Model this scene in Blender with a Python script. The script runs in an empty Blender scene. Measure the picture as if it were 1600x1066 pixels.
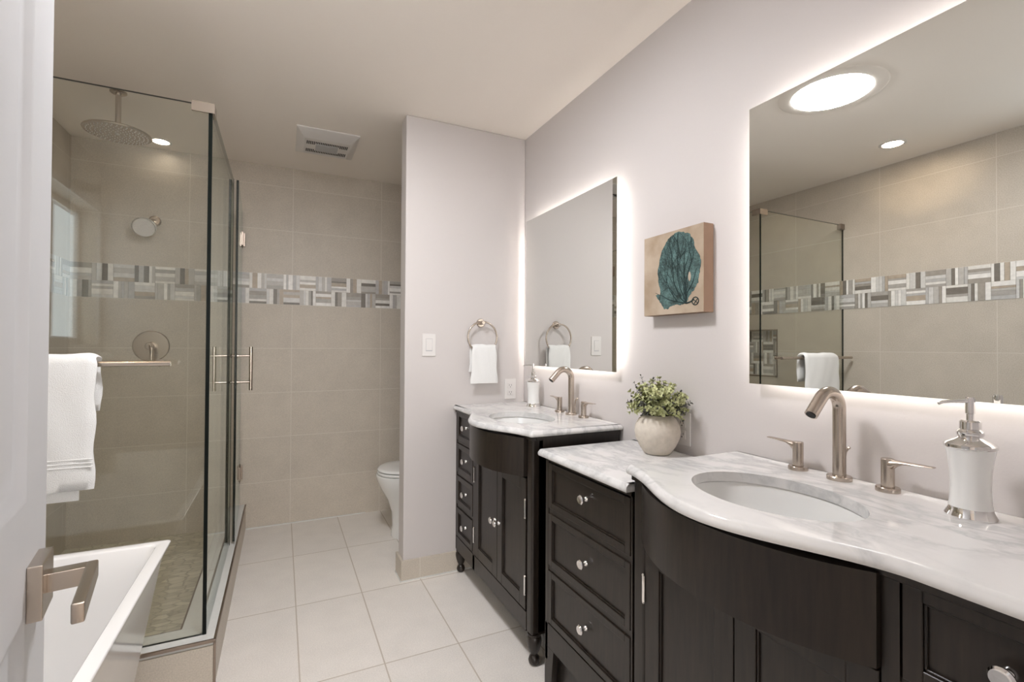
import bpy, bmesh, math, random
from mathutils import Vector, Matrix
from mathutils.geometry import tessellate_polygon
random.seed(7)
SC = bpy.context.scene
C = SC.collection
PI = math.pi

# ------------------------------------------------------------------ camera
cam_data = bpy.data.cameras.new('camera')
cam = bpy.data.objects.new('camera', cam_data)
C.objects.link(cam)
R_ = Vector((0.90175835, -0.43220452, 0.00557943))
U_ = Vector((-0.00977103, -0.00747817, 0.9999243))
F_ = Vector((0.43213008, 0.9017446, 0.01096659))
mw = Matrix((R_, U_, -F_)).transposed().to_4x4()
mw.translation = Vector((-1.28374, 0.0, 1.22272))
cam.matrix_world = mw
cam_data.sensor_width = 36.0
cam_data.lens = 36.0 * 750.42 / 1600.0
cam_data.clip_start = 0.02
SC.camera = cam

# ------------------------------------------------------------------ world, exposure
world = bpy.data.worlds.new('daylight')
SC.world = world
world.use_nodes = True
world.node_tree.nodes['Background'].inputs['Color'].default_value = (0.75, 0.85, 1.0, 1)
world.node_tree.nodes['Background'].inputs['Strength'].default_value = 1.0
SC.view_settings.view_transform = 'Standard'
SC.view_settings.look = 'None'
SC.view_settings.gamma = 1
SC.view_settings.exposure = 1.44
SC.view_settings.use_curve_mapping = False
SC.cycles.max_bounces = 12
SC.cycles.diffuse_bounces = 6
SC.cycles.glossy_bounces = 6
SC.cycles.transparent_max_bounces = 24
SC.cycles.sample_clamp_indirect = 6.0
SC.cycles.use_denoising = True

SUN_TUNNEL = 40.0     # emission of the tubular skylight diffuser
CAN_LIGHT = 95.0      # recessed lights
LED_STRIP = 10.5       # strips behind the mirrors
WINDOW_GLOW = 1.7     # frosted window over the tub
FILL_GLOW = 3.6    # frontal fill from the unseen window added behind the camera

# ------------------------------------------------------------------ materials
def lin(c):
    return tuple((v / 255.0 / 12.92) if v / 255.0 <= 0.04045 else ((v / 255.0 + 0.055) / 1.055) ** 2.4 for v in c)

def base_mat(name):
    m = bpy.data.materials.new(name)
    m.use_nodes = True
    nt = m.node_tree
    return m, nt, nt.nodes['Principled BSDF']

def N(nt, t, **kw):
    n = nt.nodes.new(t)
    for k, v in kw.items():
        setattr(n, k, v)
    return n

def plain(name, col, rough=0.5, metal=0.0, spec=0.5, noise=0.0, nscale=40.0, bump=0.0, coat=0.0, stretch=None):
    m, nt, b = base_mat(name)
    b.inputs['Roughness'].default_value = rough
    b.inputs['Metallic'].default_value = metal
    b.inputs['Specular IOR Level'].default_value = spec
    b.inputs['Coat Weight'].default_value = coat
    b.inputs['Coat Roughness'].default_value = 0.08
    tc = N(nt, 'ShaderNodeTexCoord')
    mp = N(nt, 'ShaderNodeMapping')
    nt.links.new(tc.outputs['Object'], mp.inputs['Vector'])
    if stretch:
        mp.inputs['Scale'].default_value = stretch
    nz = N(nt, 'ShaderNodeTexNoise')
    nz.inputs['Scale'].default_value = nscale
    nz.inputs['Detail'].default_value = 4
    nt.links.new(mp.outputs['Vector'], nz.inputs['Vector'])
    r = N(nt, 'ShaderNodeMapRange')
    r.inputs['To Min'].default_value = 1 - noise
    r.inputs['To Max'].default_value = 1 + noise
    nt.links.new(nz.outputs['Fac'], r.inputs['Value'])
    mul = N(nt, 'ShaderNodeVectorMath', operation='SCALE')
    mul.inputs[0].default_value = col
    nt.links.new(r.outputs['Result'], mul.inputs['Scale'])
    nt.links.new(mul.outputs['Vector'], b.inputs['Base Color'])
    if bump:
        bp = N(nt, 'ShaderNodeBump')
        bp.inputs['Strength'].default_value = bump
        bp.inputs['Distance'].default_value = 0.002
        nt.links.new(nz.outputs['Fac'], bp.inputs['Height'])
        nt.links.new(bp.outputs['Normal'], b.inputs['Normal'])
    return m

def emit(name, col, strength):
    m = bpy.data.materials.new(name)
    m.use_nodes = True
    nt = m.node_tree
    nt.nodes.clear()
    o = N(nt, 'ShaderNodeOutputMaterial')
    e = N(nt, 'ShaderNodeEmission')
    e.inputs['Color'].default_value = (*col, 1)
    e.inputs['Strength'].default_value = strength
    nt.links.new(e.outputs[0], o.inputs[0])
    return m

def tile_mat(name, col, grout, ua, va, u0, du, v0, dv, g=0.0028, rough=0.45, band=None, nz_amt=0.17, bump=0.12):
    """stacked tiles: ua/va pick the world axes; a grout line wherever (u-u0)/du or (v-v0)/dv is whole.
    band=(lo,hi): rows restart above a decorative band"""
    m, nt, b = base_mat(name)
    L = nt.links.new
    geo = N(nt, 'ShaderNodeNewGeometry')
    sep = N(nt, 'ShaderNodeSeparateXYZ')
    L(geo.outputs['Position'], sep.inputs[0])
    def mth(op, a, bb=None, cc=None):
        n = N(nt, 'ShaderNodeMath', operation=op)
        for i, x in enumerate((a, bb, cc)):
            if x is None: continue
            if isinstance(x, (int, float)): n.inputs[i].default_value = x
            else: L(x, n.inputs[i])
        return n.outputs[0]
    def line(v, o, d):
        q = mth('DIVIDE', mth('SUBTRACT', v, o), d)
        f = mth('ABSOLUTE', mth('SUBTRACT', q, mth('ROUND', q)))
        return mth('MULTIPLY', f, d), mth('FLOOR', q)
    u = sep.outputs[ua]; v = sep.outputs[va]
    if band:
        up = mth('GREATER_THAN', v, band[0] + 0.01)
        v = mth('SUBTRACT', v, mth('MULTIPLY', up, (band[1] - v0) % dv))
    fu, iu = line(u, u0, du)
    fv, iv = line(v, v0, dv)
    dmin = mth('MINIMUM', fu, fv)
    mr = N(nt, 'ShaderNodeMapRange')
    mr.inputs['From Min'].default_value = g * 0.45
    mr.inputs['From Max'].default_value = g * 0.8
    L(dmin, mr.inputs['Value'])
    # linen-like speckle
    n1 = N(nt, 'ShaderNodeTexNoise'); n1.inputs['Scale'].default_value = 210; n1.inputs['Detail'].default_value = 3
    mp = N(nt, 'ShaderNodeMapping'); mp.inputs['Scale'].default_value = (1, 1, 1)
    L(geo.outputs['Position'], mp.inputs['Vector']); L(mp.outputs['Vector'], n1.inputs['Vector'])
    n2 = N(nt, 'ShaderNodeTexNoise'); n2.inputs['Scale'].default_value = 9; n2.inputs['Detail'].default_value = 5
    L(geo.outputs['Position'], n2.inputs['Vector'])
    wn = N(nt, 'ShaderNodeTexWhiteNoise', noise_dimensions='2D')
    cx = N(nt, 'ShaderNodeCombineXYZ'); L(iu, cx.inputs[0]); L(iv, cx.inputs[1]); L(cx.outputs[0], wn.inputs['Vector'])
    a = mth('MULTIPLY', mth('SUBTRACT', n1.outputs['Fac'], 0.5), nz_amt * 3.4)
    bb = mth('MULTIPLY', mth('SUBTRACT', n2.outputs['Fac'], 0.5), nz_amt * 1.2)
    cc = mth('MULTIPLY', mth('SUBTRACT', wn.outputs['Value'], 0.5), 0.05)
    s = mth('ADD', mth('ADD', mth('ADD', a, bb), cc), 1.0)
    sc = N(nt, 'ShaderNodeVectorMath', operation='SCALE'); sc.inputs[0].default_value = col; L(s, sc.inputs['Scale'])
    mix = N(nt, 'ShaderNodeMix', data_type='RGBA')
    mix.inputs['A'].default_value = (*grout, 1)
    L(mr.outputs['Result'], mix.inputs['Factor']); L(sc.outputs[0], mix.inputs['B'])
    L(mix.outputs['Result'], b.inputs['Base Color'])
    b.inputs['Roughness'].default_value = rough
    bp = N(nt, 'ShaderNodeBump'); bp.inputs['Strength'].default_value = bump; bp.inputs['Distance'].default_value = 0.002
    hh = mth('ADD', mr.outputs['Result'], mth('MULTIPLY', n1.outputs['Fac'], 0.3))
    L(hh, bp.inputs['Height']); L(bp.outputs['Normal'], b.inputs['Normal'])
    return m

def marble_mat():
    m, nt, b = base_mat('marble')
    L = nt.links.new
    geo = N(nt, 'ShaderNodeNewGeometry')
    mp = N(nt, 'ShaderNodeMapping'); mp.inputs['Scale'].default_value = (1.6, 0.75, 1.0); mp.inputs['Rotation'].default_value = (0, 0, 0.5)
    L(geo.outputs['Position'], mp.inputs['Vector'])
    n0 = N(nt, 'ShaderNodeTexNoise'); n0.inputs['Scale'].default_value = 3.0; n0.inputs['Detail'].default_value = 6
    L(mp.outputs[0], n0.inputs['Vector'])
    ad = N(nt, 'ShaderNodeVectorMath', operation='MULTIPLY_ADD')
    L(n0.outputs['Color'], ad.inputs[0]); ad.inputs[1].default_value = (0.5, 0.5, 0.5); L(mp.outputs[0], ad.inputs[2])
    n1 = N(nt, 'ShaderNodeTexNoise'); n1.inputs['Scale'].default_value = 5.5; n1.inputs['Detail'].default_value = 7; n1.inputs['Roughness'].default_value = 0.6
    L(ad.outputs[0], n1.inputs['Vector'])
    sb = N(nt, 'ShaderNodeMath', operation='SUBTRACT'); L(n1.outputs['Fac'], sb.inputs[0]); sb.inputs[1].default_value = 0.5
    ab = N(nt, 'ShaderNodeMath', operation='ABSOLUTE'); L(sb.outputs[0], ab.inputs[0])
    cr = N(nt, 'ShaderNodeValToRGB')
    cr.color_ramp.elements[0].position = 0.0; cr.color_ramp.elements[0].color = (0.52, 0.52, 0.52, 1)
    cr.color_ramp.elements[1].position = 0.09; cr.color_ramp.elements[1].color = (0.70, 0.69, 0.68, 1)
    e = cr.color_ramp.elements.new(0.035); e.color = (0.61, 0.605, 0.60, 1)
    L(ab.outputs[0], cr.inputs[0])
    n2 = N(nt, 'ShaderNodeTexNoise'); n2.inputs['Scale'].default_value = 2.2; n2.inputs['Detail'].default_value = 5
    L(ad.outputs[0], n2.inputs['Vector'])
    r2 = N(nt, 'ShaderNodeMapRange'); r2.inputs['From Min'].default_value = 0.32; r2.inputs['From Max'].default_value = 0.52
    r2.inputs['To Min'].default_value = 0.0; r2.inputs['To Max'].default_value = 1.0
    L(n2.outputs['Fac'], r2.inputs['Value'])
    mix = N(nt, 'ShaderNodeMix', data_type='RGBA')
    L(r2.outputs[0], mix.inputs['Factor']); mix.inputs['A'].default_value = (0.70, 0.69, 0.68, 1); L(cr.outputs[0], mix.inputs['B'])
    L(mix.outputs['Result'], b.inputs['Base Color'])
    b.inputs['Roughness'].default_value = 0.09
    return m

def glass_mat(name, tint, ior=1.5, frosted=0.0):
    m = bpy.data.materials.new(name); m.use_nodes = True
    nt = m.node_tree; nt.nodes.clear(); L = nt.links.new
    o = N(nt, 'ShaderNodeOutputMaterial')
    t = N(nt, 'ShaderNodeBsdfTransparent'); t.inputs['Color'].default_value = (*tint, 1)
    g = N(nt, 'ShaderNodeBsdfGlossy'); g.inputs['Roughness'].default_value = frosted; g.inputs['Color'].default_value = (0.95, 1, 0.98, 1)
    geo = N(nt, 'ShaderNodeNewGeometry')
    mr = N(nt, 'ShaderNodeMapRange'); L(geo.outputs['Backfacing'], mr.inputs['Value'])
    mr.inputs['To Min'].default_value = ior; mr.inputs['To Max'].default_value = 1 / ior
    f = N(nt, 'ShaderNodeFresnel'); L(mr.outputs['Result'], f.inputs['IOR'])
    mx = N(nt, 'ShaderNodeMixShader'); L(f.outputs[0], mx.inputs[0]); L(t.outputs[0], mx.inputs[1]); L(g.outputs[0], mx.inputs[2])
    L(mx.outputs[0], o.inputs[0])
    return m

def wood_mat():
    m, nt, b = base_mat('espresso_wood')
    L = nt.links.new
    tc = N(nt, 'ShaderNodeNewGeometry')
    mp = N(nt, 'ShaderNodeMapping'); mp.inputs['Scale'].default_value = (14, 14, 1.3)
    L(tc.outputs['Position'], mp.inputs[0])
    nz = N(nt, 'ShaderNodeTexNoise'); nz.inputs['Scale'].default_value = 7; nz.inputs['Detail'].default_value = 5
    L(mp.outputs[0], nz.inputs[0])
    cr = N(nt, 'ShaderNodeValToRGB')
    cr.color_ramp.elements[0].color = (0.0115, 0.0085, 0.0066, 1); cr.color_ramp.elements[1].color = (0.027, 0.0190, 0.0140, 1)
    cr.color_ramp.elements[0].position = 0.3; cr.color_ramp.elements[1].position = 0.75
    L(nz.outputs['Fac'], cr.inputs[0]); L(cr.outputs[0], b.inputs['Base Color'])
    b.inputs['Roughness'].default_value = 0.33
    b.inputs['Specular IOR Level'].default_value = 0.5
    return m

def attr_mat(name, rough=0.35):
    """stone sticks: the colour of each stick is stored on its faces, with veins on top"""
    m, nt, b = base_mat(name); L = nt.links.new
    at = N(nt, 'ShaderNodeAttribute'); at.attribute_name = 'stick'
    geo = N(nt, 'ShaderNodeNewGeometry')
    nz = N(nt, 'ShaderNodeTexNoise'); nz.inputs['Scale'].default_value = 45; nz.inputs['Detail'].default_value = 4
    L(geo.outputs['Position'], nz.inputs['Vector'])
    r = N(nt, 'ShaderNodeMapRange'); r.inputs['To Min'].default_value = 0.75; r.inputs['To Max'].default_value = 1.2
    L(nz.outputs['Fac'], r.inputs['Value'])
    s = N(nt, 'ShaderNodeVectorMath', operation='SCALE'); L(at.outputs['Color'], s.inputs[0]); L(r.outputs[0], s.inputs['Scale'])
    L(s.outputs[0], b.inputs['Base Color'])
    b.inputs['Roughness'].default_value = rough
    return m

def pebble_mat():
    m, nt, b = base_mat('pebbles'); L = nt.links.new
    geo = N(nt, 'ShaderNodeNewGeometry')
    v = N(nt, 'ShaderNodeTexVoronoi', feature='DISTANCE_TO_EDGE'); v.inputs['Scale'].default_value = 21
    mp = N(nt, 'ShaderNodeMapping'); mp.inputs['Scale'].default_value = (0.75, 1.5, 1); L(geo.outputs['Position'], mp.inputs[0]); L(mp.outputs[0], v.inputs['Vector'])
    v2 = N(nt, 'ShaderNodeTexVoronoi'); v2.inputs['Scale'].default_value = 21
    L(mp.outputs[0], v2.inputs['Vector'])
    mr = N(nt, 'ShaderNodeMapRange'); mr.inputs['From Min'].default_value = 0.015; mr.inputs['From Max'].default_value = 0.08
    L(v.outputs['Distance'], mr.inputs['Value'])
    cr = N(nt, 'ShaderNodeValToRGB')
    cr.color_ramp.elements[0].color = (0.50, 0.46, 0.36, 1); cr.color_ramp.elements[1].color = (0.78, 0.73, 0.60, 1)
    L(v2.outputs['Color'], cr.inputs[0])
    mix = N(nt, 'ShaderNodeMix', data_type='RGBA'); mix.inputs['A'].default_value = (0.50, 0.46, 0.37, 1)
    L(mr.outputs[0], mix.inputs['Factor']); L(cr.outputs[0], mix.inputs['B']); L(mix.outputs['Result'], b.inputs['Base Color'])
    bp = N(nt, 'ShaderNodeBump'); bp.inputs['Distance'].default_value = 0.005; bp.inputs['Strength'].default_value = 0.5
    L(mr.outputs[0], bp.inputs['Height']); L(bp.outputs[0], b.inputs['Normal'])
    b.inputs['Roughness'].default_value = 0.4
    return m

TILE = (0.540, 0.486, 0.414); GROUT = (0.64, 0.595, 0.525)
MT = {}
MT['paint'] = plain('wall_paint', (0.585, 0.550, 0.536), 0.6, noise=0.012, nscale=180, bump=0.10)
MT['ceiling'] = plain('ceiling_paint', (0.88, 0.82, 0.755), 0.7, noise=0.01, nscale=120, bump=0.08)
MT['tile_back'] = tile_mat('tile_back', TILE, GROUT, 0, 2, -1.222, 0.5985, 0.0, 0.3, band=(1.5, 1.705))
MT['tile_left'] = tile_mat('tile_left', TILE, GROUT, 1, 2, 1.838, 0.585, 0.0, 0.3, band=(1.5, 1.705))
MT['tile_front'] = tile_mat('tile_front', TILE, GROUT, 0, 2, -1.83, 0.5985, 0.0, 0.3)
MT['tile_floor'] = tile_mat('tile_floor', (0.76, 0.72, 0.675), (0.52, 0.46, 0.39), 0, 1, -1.2126, 0.298, 2.4728, 0.588, g=0.0042, rough=0.5, nz_amt=0.12)
MT['tile_base'] = tile_mat('tile_base', TILE, GROUT, 0, 2, -0.617, 0.298, -1, 5)
MT['marble'] = marble_mat()
MT['wood'] = wood_mat()
MT['porcelain'] = plain('porcelain', (0.80, 0.80, 0.785), 0.08, coat=0.5)
MT['acrylic'] = plain('white_acrylic', (0.84, 0.83, 0.82), 0.12, coat=0.4)
MT['nickel'] = plain('brushed_nickel', (0.52, 0.455, 0.395), 0.25, metal=1.0, noise=0.05, nscale=60, stretch=(1, 1, 14))
MT['bronze_trim'] = plain('bronze_trim', (0.30, 0.245, 0.205), 0.32, metal=1.0)
MT['chrome'] = plain('chrome', (0.80, 0.79, 0.78), 0.06, metal=1.0)
MT['mirror'] = plain('mirror_silver', (0.80, 0.81, 0.79), 0.004, metal=1.0)
MT['white_plastic'] = plain('white_plastic', (0.70, 0.675, 0.655), 0.3)
MT['dark'] = plain('dark_slot', (0.01, 0.01, 0.01), 0.6)
MT['door_paint'] = plain('door_paint', (0.62, 0.625, 0.64), 0.4, noise=0.015, nscale=30)
MT['towel'] = plain('terry_cloth', (0.80, 0.80, 0.79), 0.95, spec=0.1, noise=0.06, nscale=420, bump=0.9)
MT['glass'] = glass_mat('clear_glass', (0.984, 0.988, 0.966))
MT['glass_edge'] = plain('glass_edge', (0.001, 0.003, 0.002), 0.3, spec=0.2)
MT['quartz'] = plain('white_quartz', (0.66, 0.66, 0.64), 0.25, noise=0.04, nscale=60)
MT['pebble'] = pebble_mat()
MT['sticks'] = attr_mat('stone_sticks')
MT['vase'] = plain('stoneware', (0.63, 0.57, 0.49), 0.75, noise=0.14, nscale=70, bump=0.5)
MT['canvas_side'] = plain('kraft_canvas_edge', (0.20, 0.125, 0.085), 0.8, noise=0.1, nscale=30)
MT['stem'] = plain('stem', (0.10, 0.09, 0.05), 0.7)
MT['leaf'] = plain('leaf_green', (0.50, 0.52, 0.27), 0.6, noise=0.35, nscale=30)
MT['leaf_dark'] = plain('leaf_dark', (0.060, 0.060, 0.050), 0.6, noise=0.3, nscale=30)
MT['led'] = emit('led_strip', (1.0, 0.95, 0.90), LED_STRIP)
MT['tunnel'] = emit('daylight_diffuser', (0.97, 0.97, 1.0), SUN_TUNNEL)
MT['can_dim'] = emit('warm_lamp_shower', (1.0, 0.86, 0.70), 11.0)
MT['can'] = emit('warm_lamp', (1.0, 0.78, 0.55), CAN_LIGHT)
MT['pane'] = emit('frosted_daylight', (0.86, 0.94, 1.0), WINDOW_GLOW)
MT['fill_pane'] = emit('bedroom_fill_light', (1.0, 0.96, 0.92), FILL_GLOW)
MT['carpet'] = plain('carpet', (0.45, 0.41, 0.37), 0.95, noise=0.1, nscale=200)
MT['lens_off'] = plain('fan_lamp_lens', (0.46, 0.46, 0.47), 0.4)

# ------------------------------------------------------------------ mesh helpers
def bm_new(): return bmesh.new()

def merge(dst, src):
    me = bpy.data.meshes.new('tmp'); src.to_mesh(me); dst.from_mesh(me); bpy.data.meshes.remove(me); src.free()

def box(bm, x0, x1, y0, y1, z0, z1, bev=0.0, seg=2, mi=0, rot=None, loc=None):
    t = bmesh.new()
    bmesh.ops.create_cube(t, size=1.0)
    for v in t.verts:
        v.co = Vector(((x0 + x1) / 2 + v.co.x * (x1 - x0), (y0 + y1) / 2 + v.co.y * (y1 - y0), (z0 + z1) / 2 + v.co.z * (z1 - z0)))
    if bev > 0:
        bmesh.ops.bevel(t, geom=list(t.edges), offset=bev, segments=seg, affect='EDGES', profile=0.5)
    for f in t.faces: f.material_index = mi
    if rot is not None:
        bmesh.ops.rotate(t, cent=(0, 0, 0), matrix=rot, verts=t.verts)
    if loc is not None:
        bmesh.ops.translate(t, vec=loc, verts=t.verts)
    merge(bm, t)

def lathe(bm, prof, c=(0, 0, 0), seg=32, axis='Z', smooth=True, sx=1.0, sy=1.0, mi=0):
    """prof: list of (radius, height); axis gives where the height goes"""
    rings = []
    def P(r, h, a):
        x, y = r * math.cos(a) * sx, r * math.sin(a) * sy
        if axis == 'Z': p = (x, y, h)
        elif axis == 'X': p = (h, x, y)
        else: p = (x, h, y)
        return Vector(p) + Vector(c)
    for r, h in prof:
        if r < 1e-6: rings.append([bm.verts.new(P(0, h, 0))])
        else: rings.append([bm.verts.new(P(r, h, 2 * PI * i / seg)) for i in range(seg)])
    for a, b in zip(rings[:-1], rings[1:]):
        for i in range(seg):
            j = (i + 1) % seg
            if len(a) == 1 and len(b) == 1: continue
            if len(a) == 1: f = bm.faces.new((a[0], b[i], b[j]))
            elif len(b) == 1: f = bm.faces.new((a[i], b[0], a[j]))
            else: f = bm.faces.new((a[i], b[i], b[j], a[j]))
            f.smooth = smooth; f.material_index = mi
    for rg, last in ((rings[0], False), (rings[-1], True)):
        if len(rg) > 1:
            f = bm.faces.new(rg if last else list(reversed(rg))); f.material_index = mi

def tube(bm, pts, r, seg=16, closed=False, cap=True, mi=0):
    pts = [Vector(p) for p in pts]; n = len(pts)
    rr = r if isinstance(r, (list, tuple)) else [r] * n
    rings = []; up = None
    for i, p in enumerate(pts):
        if closed: d = (pts[(i + 1) % n] - pts[i - 1]).normalized()
        else: d = (pts[min(i + 1, n - 1)] - pts[max(i - 1, 0)]).normalized()
        if up is None:
            a = Vector((0, 0, 1)) if abs(d.z) < 0.9 else Vector((1, 0, 0))
            up = (a - d * a.dot(d)).normalized()
        else:
            up = (up - d * up.dot(d)).normalized()
        s = d.cross(up)
        rings.append([bm.verts.new(p + (up * math.cos(2 * PI * k / seg) + s * math.sin(2 * PI * k / seg)) * rr[i]) for k in range(seg)])
    m = n if closed else n - 1
    for i in range(m):
        a, b = rings[i], rings[(i + 1) % n]
        for k in range(seg):
            f = bm.faces.new((a[k], a[(k + 1) % seg], b[(k + 1) % seg], b[k])); f.smooth = True; f.material_index = mi
    if cap and not closed:
        bm.faces.new(list(reversed(rings[0]))).material_index = mi
        bm.faces.new(rings[-1]).material_index = mi

def prism(bm, poly, axis, a, b, mi=0, smooth=False):
    """polygon (2D) extruded along axis from a to b; 2D maps to the other two axes in order"""
    def P(u, v, w):
        return Vector((w, u, v)) if axis == 'X' else Vector((u, w, v)) if axis == 'Y' else Vector((u, v, w))
    A = [bm.verts.new(P(u, v, a)) for u, v in poly]; B = [bm.verts.new(P(u, v, b)) for u, v in poly]
    n = len(poly)
    for i in range(n):
        f = bm.faces.new((A[i], A[(i + 1) % n], B[(i + 1) % n], B[i])); f.smooth = smooth; f.material_index = mi
    for tri in tessellate_polygon([[Vector((u, v, 0)) for u, v in poly]]):
        bm.faces.new([A[i] for i in reversed(tri)]).material_index = mi
        bm.faces.new([B[i] for i in tri]).material_index = mi

def loft(bm, rings, close=True, cap0=False, cap1=False, smooth=True, mi=0):
    V = [[bm.verts.new(Vector(p)) for p in r] for r in rings]
    n = len(V[0])
    for a, b in zip(V[:-1], V[1:]):
        for i in range(n if close else n - 1):
            j = (i + 1) % n
            f = bm.faces.new((a[i], a[j], b[j], b[i])); f.smooth = smooth; f.material_index = mi
    if cap0: bm.faces.new(list(reversed(V[0]))).material_index = mi
    if cap1: bm.faces.new(V[-1]).material_index = mi
    return V

def obj(name, bm, mats, parent=None, sharp=35, recalc=True, subsurf=0):
    if recalc: bmesh.ops.recalc_face_normals(bm, faces=bm.faces)
    me = bpy.data.meshes.new(name); bm.to_mesh(me); bm.free()
    if not isinstance(mats, (list, tuple)): mats = [mats]
    for m in mats: me.materials.append(MT[m] if isinstance(m, str) else m)
    for p in me.polygons: p.use_smooth = True
    me.set_sharp_from_angle(angle=math.radians(sharp))
    o = bpy.data.objects.new(name, me); C.objects.link(o)
    if parent is not None: o.parent = parent
    if recalc and len(me.polygons) < 20000:
        wn = o.modifiers.new('weighted_normals', 'WEIGHTED_NORMAL'); wn.keep_sharp = True
    if subsurf:
        s = o.modifiers.new('sub', 'SUBSURF'); s.levels = subsurf; s.render_levels = subsurf
    return o

def tag(o, label, cat, group=None, kind=None):
    o['label'] = label; o['category'] = cat
    if group: o['group'] = group
    if kind: o['kind'] = kind
    return o

def thing(name, label, cat, loc=(0, 0, 0), rotz=0.0, group=None):
    o = bpy.data.objects.new(name, None); C.objects.link(o)
    o.empty_display_size = 0.05
    o.location = loc; o.rotation_euler = (0, 0, rotz)
    return tag(o, label, cat, group)

def struct(name, bm, mats, label, cat, parent=None, **kw):
    o = obj(name, bm, mats, parent, **kw)
    if parent is None: tag(o, label, cat, kind='structure')
    return o

def copy_tree(o, parent=None):
    c = o.copy(); C.objects.link(c); c.parent = parent
    for ch in list(o.children): copy_tree(ch, c)
    return c

def rrect(x0, x1, y0, y1, r, z, n=6):
    p = []
    for cx, cy, a0 in ((x1 - r, y1 - r, 0), (x0 + r, y1 - r, 90), (x0 + r, y0 + r, 180), (x1 - r, y0 + r, 270)):
        for k in range(n + 1):
            a = math.radians(a0 + 90 * k / n); p.append((cx + r * math.cos(a), cy + r * math.sin(a), z))
    return p

H = 2.44
XL, YB, YS, XS = -2.405, 3.637, 2.507, -0.704
YF = 0.0                      # inner face of the wall with the doorway

# ------------------------------------------------------------------ the setting
bm = bm_new(); box(bm, XL - 0.1, 0.1, YF - 0.12, YB + 0.1, -0.1, 0.0)
struct('floor', bm, 'tile_floor', 'pale beige rectangular floor tiles of the bathroom', 'floor')

# ceiling with a hole for the tubular skylight
TUN = (-1.13, 1.395); TR = 0.168
bm = bm_new()
outer = [(XL - 0.1, YF - 0.12), (0.1, YF - 0.12), (0.1, YB + 0.1), (XL - 0.1, YB + 0.1)]
hole = [(TUN[0] + TR * math.cos(2 * PI * i / 48), TUN[1] + TR * math.sin(2 * PI * i / 48)) for i in range(48)]
for z, in ((H,), (H + 0.05,)):
    vo = [bm.verts.new((x, y, z)) for x, y in outer]; vh = [bm.verts.new((x, y, z)) for x, y in hole]
    es = [bm.edges.new((vo[i], vo[(i + 1) % 4])) for i in range(4)] + [bm.edges.new((vh[i], vh[(i + 1) % 48])) for i in range(48)]
    bmesh.ops.triangle_fill(bm, edges=es, use_beauty=True)
    if z == H: lo = vh
for i in range(48):
    bm.faces.new((lo[i], lo[(i + 1) % 48], vh[(i + 1) % 48], vh[i]))
struct('ceiling', bm, 'ceiling', 'flat off-white painted ceiling', 'ceiling')

def mosaic(bm, lay, axis, plane, u0, u1, z0, rows, blk, seed, nrm, thick=0.0035, phase=0, ustart=None):
    """rows of square blocks of stone sticks, alternately upright and lying"""
    rnd = random.Random(seed)
    tones = [(0.78, 0.76, 0.72), (0.86, 0.84, 0.81), (0.42, 0.40, 0.37), (0.36, 0.33, 0.29), (0.52, 0.50, 0.47), (0.20, 0.18, 0.155), (0.46, 0.39, 0.31), (0.66, 0.65, 0.63), (0.50, 0.49, 0.48)]
    n0 = math.floor((u0 - ustart) / blk)
    k = n0
    while ustart + k * blk < u1 - 1e-4:
        for r in range(rows):
            a = ustart + k * blk; za = z0 + r * blk
            up = (k + r + phase) % 2 == 0
            ws = []
            while sum(ws) < 0.93: ws.append(rnd.choice([0.14, 0.18, 0.24, 0.3]))
            s = sum(ws); ws = [w / s for w in ws]; pos = 0; last = None
            for w in ws:
                c = rnd.choice(tones[:2] + tones if last not in tones[:2] else tones[2:])
                last = c
                g = 0.0007
                p0 = pos * blk + g; p1 = (pos + w) * blk - g; pos += w
                if up: ua, ub, va, vb = a + p0, a + p1, za + g, za + blk - g
                else: ua, ub, va, vb = a + g, a + blk - g, za + p0, za + p1
                ua = max(ua, u0); ub = min(ub, u1)
                if ub - ua < 0.001: continue
                t = bmesh.new(); bmesh.ops.create_cube(t, size=1)
                w0, w1 = sorted((plane, plane + nrm * thick))
                for v in t.verts:
                    uu = (ua + ub) / 2 + v.co.x * (ub - ua); zz = (va + vb) / 2 + v.co.z * (vb - va); ww = (w0 + w1) / 2 + v.co.y * (w1 - w0)
                    v.co = Vector((uu, ww, zz)) if axis == 'Y' else Vector((ww, uu, zz))
                cl = t.loops.layers.float_color.new('stick')
                for f in t.faces:
                    for l in f.loops: l[cl] = (*c, 1)
                merge(bm, t)
            # grout bed is the wall itself
        k += 1

def mosaic_obj(name, parent, *a, **kw):
    bm = bm_new(); bm.loops.layers.float_color.new('stick')
    mosaic(bm, None, *a, **kw)
    return obj(name, bm, 'sticks', parent, recalc=True)

# back wall
bm = bm_new(); box(bm, XL - 0.1, 0.1, YB, YB + 0.1, 0, H)
wb = struct('wall_back', bm, 'tile_back', 'far wall of large taupe tiles with a band of stone sticks', 'wall')
mosaic_obj('stone_stick_band', wb, 'Y', YB, XL, 0.0, 1.5, 2, 0.1025, 3, -1, ustart=-1.38, phase=0)
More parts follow.
